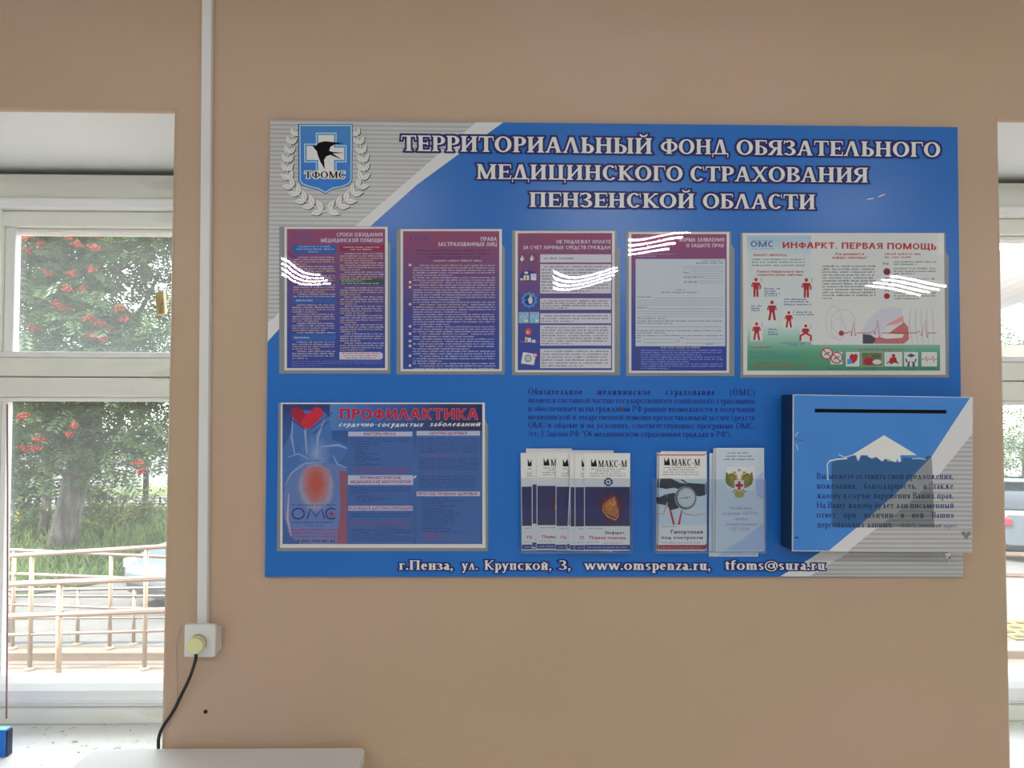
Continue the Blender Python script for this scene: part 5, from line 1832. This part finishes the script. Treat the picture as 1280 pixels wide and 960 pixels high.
# ---------------------------------------------------------------- suggestion box
YX = YBD - .067
fTL, fTR, fBR, fBL = (991.5, 493), (1216, 496.5), (1215, 690.5), (990.5, 689)
box = thing('suggestion_box', (P(1104, 690, YX).x, YBD - .001, P(1104, 690, YX).z), 'blue and grey suggestion box with a slot and an envelope arrow on the board', 'suggestion box')
m_side = mat((28, 48, 82), .4)
fr = [P(*c_, YX + .004) for c_ in (fBL, fBR, fTR, fTL)]
q = MB()
bk = [Vector((p.x, YBD - .001, p.z)) for p in fr]
q.prism([p + Vector((.0, 0, 0)) for p in fr], bk, m_side)
fix_normals(q.build('body', box, bevel=.001))
S = Sheet(0, 0, 1, YX, 4e-5)
m_boxb = mat((62, 118, 186), .3)
S.slab([fBL, fBR, fTR, fTL], m_pale, .0038)  # pale slab edge paints in the thin highlight round the face
S.poly([(fBL[0] + .9, fBL[1] - .9), (fBR[0] - .5, fBR[1] - .9), (fTR[0] - .5, fTR[1] + .8), (fTL[0] + .9, fTL[1] + .8)], m_boxb, .4)
bl = [(1213, 496.6), (1165, 570), (1123, 614), (1080, 652), (1035, 689.2)]
br = [(1216, 542), (1175, 592), (1135, 630), (1090, 665), (1059, 689.4)]
S.poly([(1213, 496.6), (1215.8, 496.7), (1215.6, 542)] + [(1165, 570)], m_pale, 1)
for i in range(1, 4):
    S.poly([bl[i], br[i], br[i + 1], bl[i + 1]], m_pale, 1)
S.poly([bl[1], (1215.6, 542), br[1]], m_pale, 1)
S.poly([(1215.6, 542), br[1], br[2], br[3], br[4], (1214.8, 690.3)], m_rib, 1)
# envelope arrow and what is left of a torn-off sticker
X = lambda a, b: (960 + a / 4, 480 + b / 4)
S.poly([X(418, 356), X(580, 256), X(746, 356)], m_wh, 2)
S.poly([X(498, 356), X(662, 356), X(664, 388), X(652, 390), X(646, 372), X(640, 390), X(600, 386), X(588, 372), X(570, 388), X(540, 364), X(520, 372), X(500, 366)], m_wh, 2)
S.poly([X(440, 356), X(464, 356), X(450, 388)], m_wh, 2)
m_res = film_mat('old_sticker_film', (44, 66, 70), .38)
S.poly([X(318, 400), X(330, 378), X(400, 372), X(432, 356), X(452, 388), X(470, 358), X(500, 360), X(520, 376), X(545, 366), X(572, 388), X(600, 374), X(640, 392), X(668, 388), X(680, 366), X(730, 372), X(770, 380), X(800, 356), X(818, 360), X(822, 420), X(832, 718), X(560, 716), X(318, 712)], m_res, 5)
m_scr = mat((188, 206, 226), .5)
for pts, wd in (([(300, 480), (296, 400), (310, 384)], 5), ([(306, 384), (350, 376), (395, 372)], 7), ([(352, 352), (385, 366), (420, 356)], 4), ([(720, 374), (760, 372), (790, 378)], 4)):
    S.line([X(*p) for p in pts], wd / 4, m_scr, 6)
S.line([X(132, 278), X(180, 284)], .7, m_txtd, 3); S.line([X(136, 262), X(150, 240)], .8, m_scr, 3); S.line([X(140, 300), X(150, 330)], .8, m_scr, 3)
for i, (t_, x1) in enumerate((('Вы можете оставить свои предложения,', 1192), ('пожелания, благодарность, а также', 1192), ('жалобу в случае нарушения Ваших прав.', 1192.3), ('На Вашу жалобу будет дан письменный', 1192.6), ('ответ при наличии в ней Ваших', 1193))):
    S.serif(t_, 1020.5, x1, 598.6 + i * 12.15, 7.6, mat((26, 40, 104), .4), 4, .17, .08, justify=True, slope=.002)
S.serif('персональных данных.', 1021.3, 1117, 659.4, 7.6, mat((26, 40, 104), .4), 4, .17, .08)
S.serif('(Ф.И.О., почтовый адрес)', 1124, 1197, 659.4, 5.4, mat((70, 76, 110), .4), 4, .16, .08)
m_bird = mat((112, 112, 116), .5)
for s_ in (-1, 1):
    fx = lambda v: 991 + s_ * v
    S.poly([X(fx(2), 745), X(fx(8), 738), X(fx(24), 738), X(fx(22), 752), X(fx(12), 762), X(fx(4), 770)], m_bird, 3)
    S.line([X(fx(4), 740), X(fx(4), 752)], .8, m_bird, 4)
S.poly([X(980, 752), X(1002, 752), X(1000, 770), X(991, 778), X(982, 770)], m_bird, 3)
S.ell(*X(144, 768), 2.6, 1.0, m_side, 3, 10)
S.build('front_panel', box)
S = Sheet(0, 0, 1, YX - .0004)
S.poly([X(234, 124), X(892, 130), X(892, 148), X(234, 142)], m_black, 1)
S.build('slot', box)
m_chrome = mat((214, 214, 218), .2, 1.0)
lk = P(1183, 690, YBD - .05)
q = MB()
q.tube([(lk.x, lk.y, lk.z - .0005), (lk.x, lk.y, lk.z - .008)], .006, m_chrome, 16)
o = q.build('lock', box)
q = MB()
q.box(lk.x - .0012, lk.x + .0012, lk.y - .009, lk.y + .004, lk.z - .021, lk.z - .008, m_chrome)
q.box(lk.x - .006, lk.x + .0012, lk.y - .009, lk.y - .006, lk.z - .0125, lk.z - .008, m_chrome)
q.build('key', o)

# ---------------------------------------------------------------- cable duct, socket, plug
m_pvc = mat((198, 205, 212), .35)
m_sock = mat((200, 200, 202), .3)
a, b = P(262, 0, 0), P(256, 781, 0)
d_ = (a - b)
top = b + d_ * ((ZC - .005 - b.z) / d_.z)
hw = .0105
duct = thing('cable_duct', (b.x, 0, b.z), 'white plastic cable duct running up the wall from the socket', 'cable duct')
q = MB()
q.prism([(b.x - hw, -.0135, b.z), (b.x + hw, -.0135, b.z), (top.x + hw, -.0135, top.z), (top.x - hw, -.0135, top.z)], [(b.x - hw, -.0005, b.z), (b.x + hw, -.0005, b.z), (top.x + hw, -.0005, top.z), (top.x - hw, -.0005, top.z)], m_pvc)
fix_normals(q.build('channel', duct, bevel=.001))
q = MB()
q.prism([(b.x - hw + .0005, -.0155, b.z), (b.x + hw - .0005, -.0155, b.z), (top.x + hw - .0005, -.0155, top.z), (top.x - hw + .0005, -.0155, top.z)], [(b.x - hw + .0005, -.0137, b.z), (b.x + hw - .0005, -.0137, b.z), (top.x + hw - .0005, -.0137, top.z), (top.x - hw + .0005, -.0137, top.z)], m_pvc)
fix_normals(q.build('cover_strip', duct, bevel=.0006))

ys = -.045
sTL, sBR = P(230, 781, ys), P(268.5, 822, ys)
sx0, sx1, sz0, sz1 = sTL.x, sBR.x, sBR.z, sTL.z
sock = thing('power_socket', ((sx0 + sx1) / 2, 0, sz0), 'white surface-mounted wall socket at the foot of the cable duct', 'socket')
MB().box(sx0 + .002, sx1 - .002, -.030, -.0005, sz0 + .002, min(sz1 - .002, b.z - .0005), m_sock).build('back_box', sock, bevel=.003)
MB().box(sx0, sx1, ys, -.0302, sz0, sz1, m_sock).build('front_plate', sock, bevel=.004, seg=3)
cxs, czs = P(248.5, 803, ys).x, P(248.5, 803, ys).z
q = MB()
q.tube([(cxs, ys - .0002, czs), (cxs, ys - .001, czs)], .0165, mat((30, 30, 34), .5), 32)
q.build('socket_well', sock)
q = MB()
for k in range(32):
    pass
pts = [(cxs + .018 * math.cos(R(k * 11.25)), ys - .001, czs + .018 * math.sin(R(k * 11.25))) for k in range(33)]
q.tube(pts, .0016, m_sock, 8, caps=False)
q.build('well_rim', sock, smooth=True)

m_plug = mat((206, 198, 150), .4)
m_cable = mat((34, 38, 40), .45)
pc = P(244.5, 807, ys - .032)
plug = thing('power_plug', (pc.x, ys - .0012, pc.z), 'cream round plug in the wall socket on a hanging black cable', 'plug')
ax0 = Vector((cxs + .000, ys - .0014, czs))
tip = Vector((pc.x, ys - .036, pc.z))
dv = tip - ax0
q = MB()
q.tube([ax0, ax0 + dv * .25, ax0 + dv * .28, ax0 + dv * .9, tip], [.0150, .0150, .0165, .0165, .0148], m_plug, 28)
autosmooth(q.build('plug_body', plug), 30)
cps = [P(245, 816, ys - .02), P(244, 826, ys - .016), P(237, 847, -.03), P(227, 868, -.02), P(216, 890, -.012), P(204, 908, -.008), P(198.5, 922, -.006), P(198, 936, -.006), P(197, 952, -.006)]
# smooth the cable through its points
fine = []
for i in range(len(cps) - 1):
    p0, p1, p2, p3 = cps[max(i - 1, 0)], cps[i], cps[i + 1], cps[min(i + 2, len(cps) - 1)]
    for k in range(6):
        t = k / 6
        fine.append(.5 * ((2 * p1) + (p2 - p0) * t + (2 * p0 - 5 * p1 + 4 * p2 - p3) * t * t + (3 * p1 - p0 - 3 * p2 + p3) * t ** 3))
fine.append(cps[-1])
for p in fine:
    p.y = min(p.y, -.0045)
MB().tube(fine, .0034, m_cable, 10).build('cable', plug, smooth=True)
wps = [P(226, 783, -.003), P(222, 795, -.002), P(220, 812, -.0016), P(221, 845, -.0016), P(221, 868, -.0016)]
wps2 = [P(220, 880, -.0016), P(214, 900, -.0016), P(206, 918, -.0016), P(203.5, 934, -.0016)]
m_thin = mat((176, 156, 138), .5)
wire = MB().tube(wps + wps2, .0011, m_thin, 6).build('thin_wire', smooth=True)
tag(wire, 'thin painted-over wire looping from the socket down the wall by the cable', 'wire')
hp_ = P(257, 889.5, 0)
hole = MB().tube([(hp_.x, -.0012, hp_.z), (hp_.x, -.0002, hp_.z)], .0042, mat((34, 28, 24), .8), 14).build('wall_plug')
tag(hole, 'small dark plug hole in the bare wall below the socket', 'wall plug')

# ---------------------------------------------------------------- table under the socket
m_table = mat((203, 203, 210), .35)
t0, t1, t2 = P(117, 935.5, -.012), P(457, 934.5, -.012), P(97, 960, -.1)
zt = (t0.z + t1.z) / 2
table = thing('white_table', ((t0.x + t1.x) / 2, -.3, 0), 'white table top pushed against the wall below the socket', 'table')
out = [(t0.x, -.012), (t1.x - .012, -.012), (t1.x - .004, -.016), (t1.x, -.024), (t1.x, -.5), (t1.x - .02, -.52), (t0.x + .02, -.52), (t0.x, -.5)]
q = MB()
q.prism([(a_, b_, zt) for a_, b_ in out], [(a_, b_, zt - .028) for a_, b_ in out], m_table)
fix_normals(q.build('table_top', table, bevel=.0025))
for a_ in (t0.x + .06, t1.x - .06):
    for b_ in (-.07, -.46):
        MB().tube([(a_, b_, .0), (a_, b_, zt - .0285)], .02, m_chrome, 12).build('leg', table)

# ---------------------------------------------------------------- blue box and cord on the window sill
m_bx, m_bxt, m_bxs = mat((26, 96, 176), .35), mat((120, 176, 220), .35), mat((36, 42, 60), .4)
yv = .22
c0, c1 = P(-46, 938, yv), P(7, 906, yv)
zsb = Z_SILL + .0006
bx = thing('small_box', ((c0.x + c1.x) / 2, yv + .03, zsb), 'small blue carton with a pale lid standing on the window sill', 'box')
hgt = (P(6, 903, yv).z - P(6, 936, yv).z)
o = MB().box(c0.x, c1.x, yv, yv + .02, zsb, zsb + hgt, m_bx).build('carton', bx, bevel=.002)
q = MB().box(c1.x + .0003, c1.x + .004, yv + .002, yv + .02, zsb + .001, zsb + hgt - .001, m_bxs).build('side_flap', bx)
MB().box(c0.x + .001, c1.x - .001, yv + .001, yv + .019, zsb + hgt + .0003, zsb + hgt + .003, m_bxt).build('lid', bx)
cd = MB().tube([P(9, 505, YW - .03), P(9.5, 620, YW - .032), P(9.5, 760, YW - .05), P(8.5, 850, .30), P(8, 898, .245)], .0022, mat((120, 96, 92), .7), 6).build('hanging_cord', smooth=True)
tag(cd, 'thin brownish cord hanging along the window stile down to the small blue box', 'cord')
